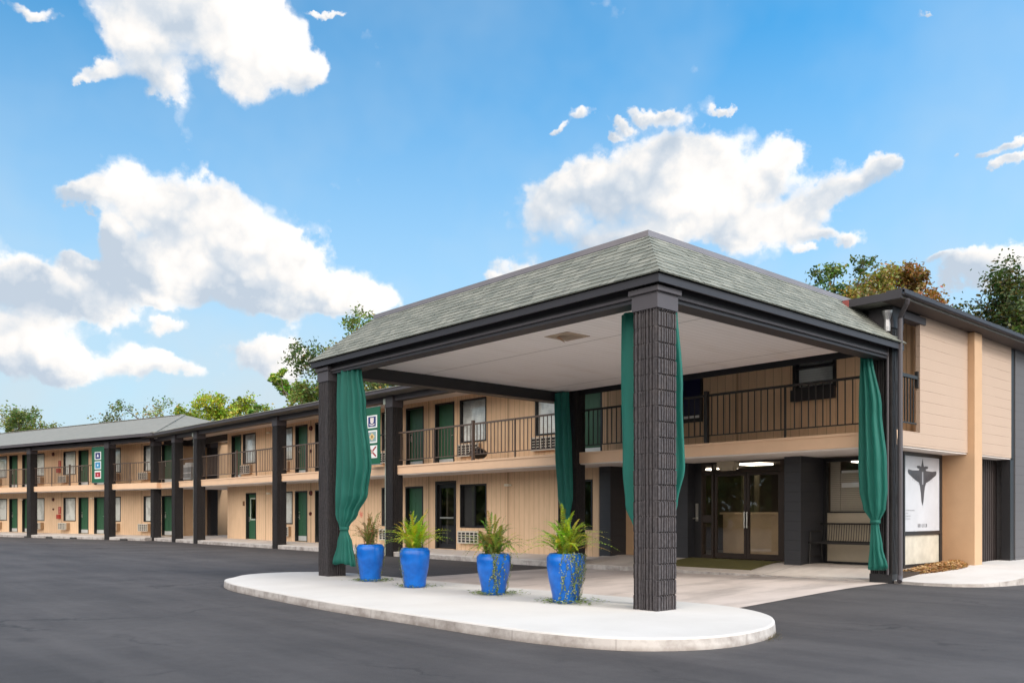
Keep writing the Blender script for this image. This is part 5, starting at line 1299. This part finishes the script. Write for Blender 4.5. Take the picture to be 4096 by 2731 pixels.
TREES = [
 (-76, 8.5, 10.0, 4.2, 6.0, 9000, .17, GR, 1, 'rounded olive green tree behind the far left roof', 30),
 (-84, 6.0, 9.4, 4.2, 6.0, 5000, .18, GR, 31, 'lower olive tree cut by the left edge of the view', 22),
 (-68, 17.2, 11.1, 3.6, 5.0, 1500, .16, OR[2:4] + GR, 2, 'sparse thin twigged tree peeking over the hip roof ridge', 18),
 (-52, 17.0, 9.5, 3.3, 5.6, 13000, .15, YG, 3, 'dense bright yellow green tree above the wing roof', 30),
 (-44, 15.9, 8.9, 1.3, 4.2, 1800, .14, LG, 4, 'small loose green tree right of the yellow green one', 10),
 (-40.5, 15.9, 10.2, 1.2, 5.6, 3600, .14, LG, 5, 'narrow upright fresh green tree left of the canopy column', 14),
 (-36.6, 15.8, 9.2, 2.6, 4.4, 3200, .14, GR + LG, 6, 'leafy tree with gaps just left of the canopy', 20),
 (-32.0, 15.2, 12.0, 2.9, 6.6, 6400, .14, GR, 7, 'tall open tree rising behind the left end of the canopy', 24),
 (-26.5, 15.5, 9.3, 2.8, 5.5, 3400, .13, GR + OR[2:4], 8, 'tree with brown tinged leaves seen under the canopy beam', 18),
 (-15.3, 34.5, 14.7, 2.7, 6.0, 4200, .15, GR + [(.06, .12, .06)], 9, 'open green tree left of the orange tree over the office roof', 30),
 (-14.0, 36.0, 14.2, 3.5, 6.8, 15000, .16, OR, 10, 'orange brown autumn tree over the office roof', 34),
 (-10.9, 38.0, 11.5, 1.3, 3.2, 1500, .17, GR + OR[2:4], 12, 'small sparse tree between the orange and dark trees', 14),
 (-5.9, 41.0, 14.4, 5.2, 9.0, 22000, .17, DG, 11, 'large dark green tree at the right edge above the office', 40),
 (-4.0, 38.0, 11.0, 2.4, 5.0, 3500, .16, YG + DG, 13, 'yellow flecked tree low at the right edge', 16),
]
for (x, y, H, cr, ch, nl, lf, cols_, sd_, lab, cl) in TREES: tree(x, y, H, cr, ch, nl, lf, cols_, sd_, lab, cl, trunk=.16 if cr < 2.5 else .26)

# unseen trees across the lot, added so the glass reflects less open sky
b = MB(); rnd = random.Random(77)
for k in range(16000):
    a = rnd.uniform(-150, 80); cx_, cy_ = a, -44 + rnd.uniform(-4, 4) + (a + 20) ** 2 * .0012; a *= .05
    h = (8.0 + 1.6 * math.sin(a * 9) + 1.0 * math.sin(a * 23)) * rnd.random() ** .8; l = rnd.uniform(.5, 1.0)
    u = Vector((rnd.gauss(0, 1), rnd.gauss(0, 1), rnd.gauss(0, 1))).normalized() * l; v = u.cross(Vector((rnd.gauss(0, 1), rnd.gauss(0, 1), rnd.gauss(0, 1)))).normalized() * l * .7
    p = Vector((cx_, cy_, h)); c = rnd.choice(GR + OR[2:4]); b.face([p - u, p + v, p + u, p - v], 0, c)
o = b.build('added_tree_belt', M_leaf); tag(o, 'unseen belt of trees behind the viewer, added for the glass to reflect', 'trees', kind='stuff')

# remove prototypes kept only as sources for copies
for p in PROTO:
    for ch in list(p.children): bpy.data.objects.remove(ch)
    bpy.data.objects.remove(p)
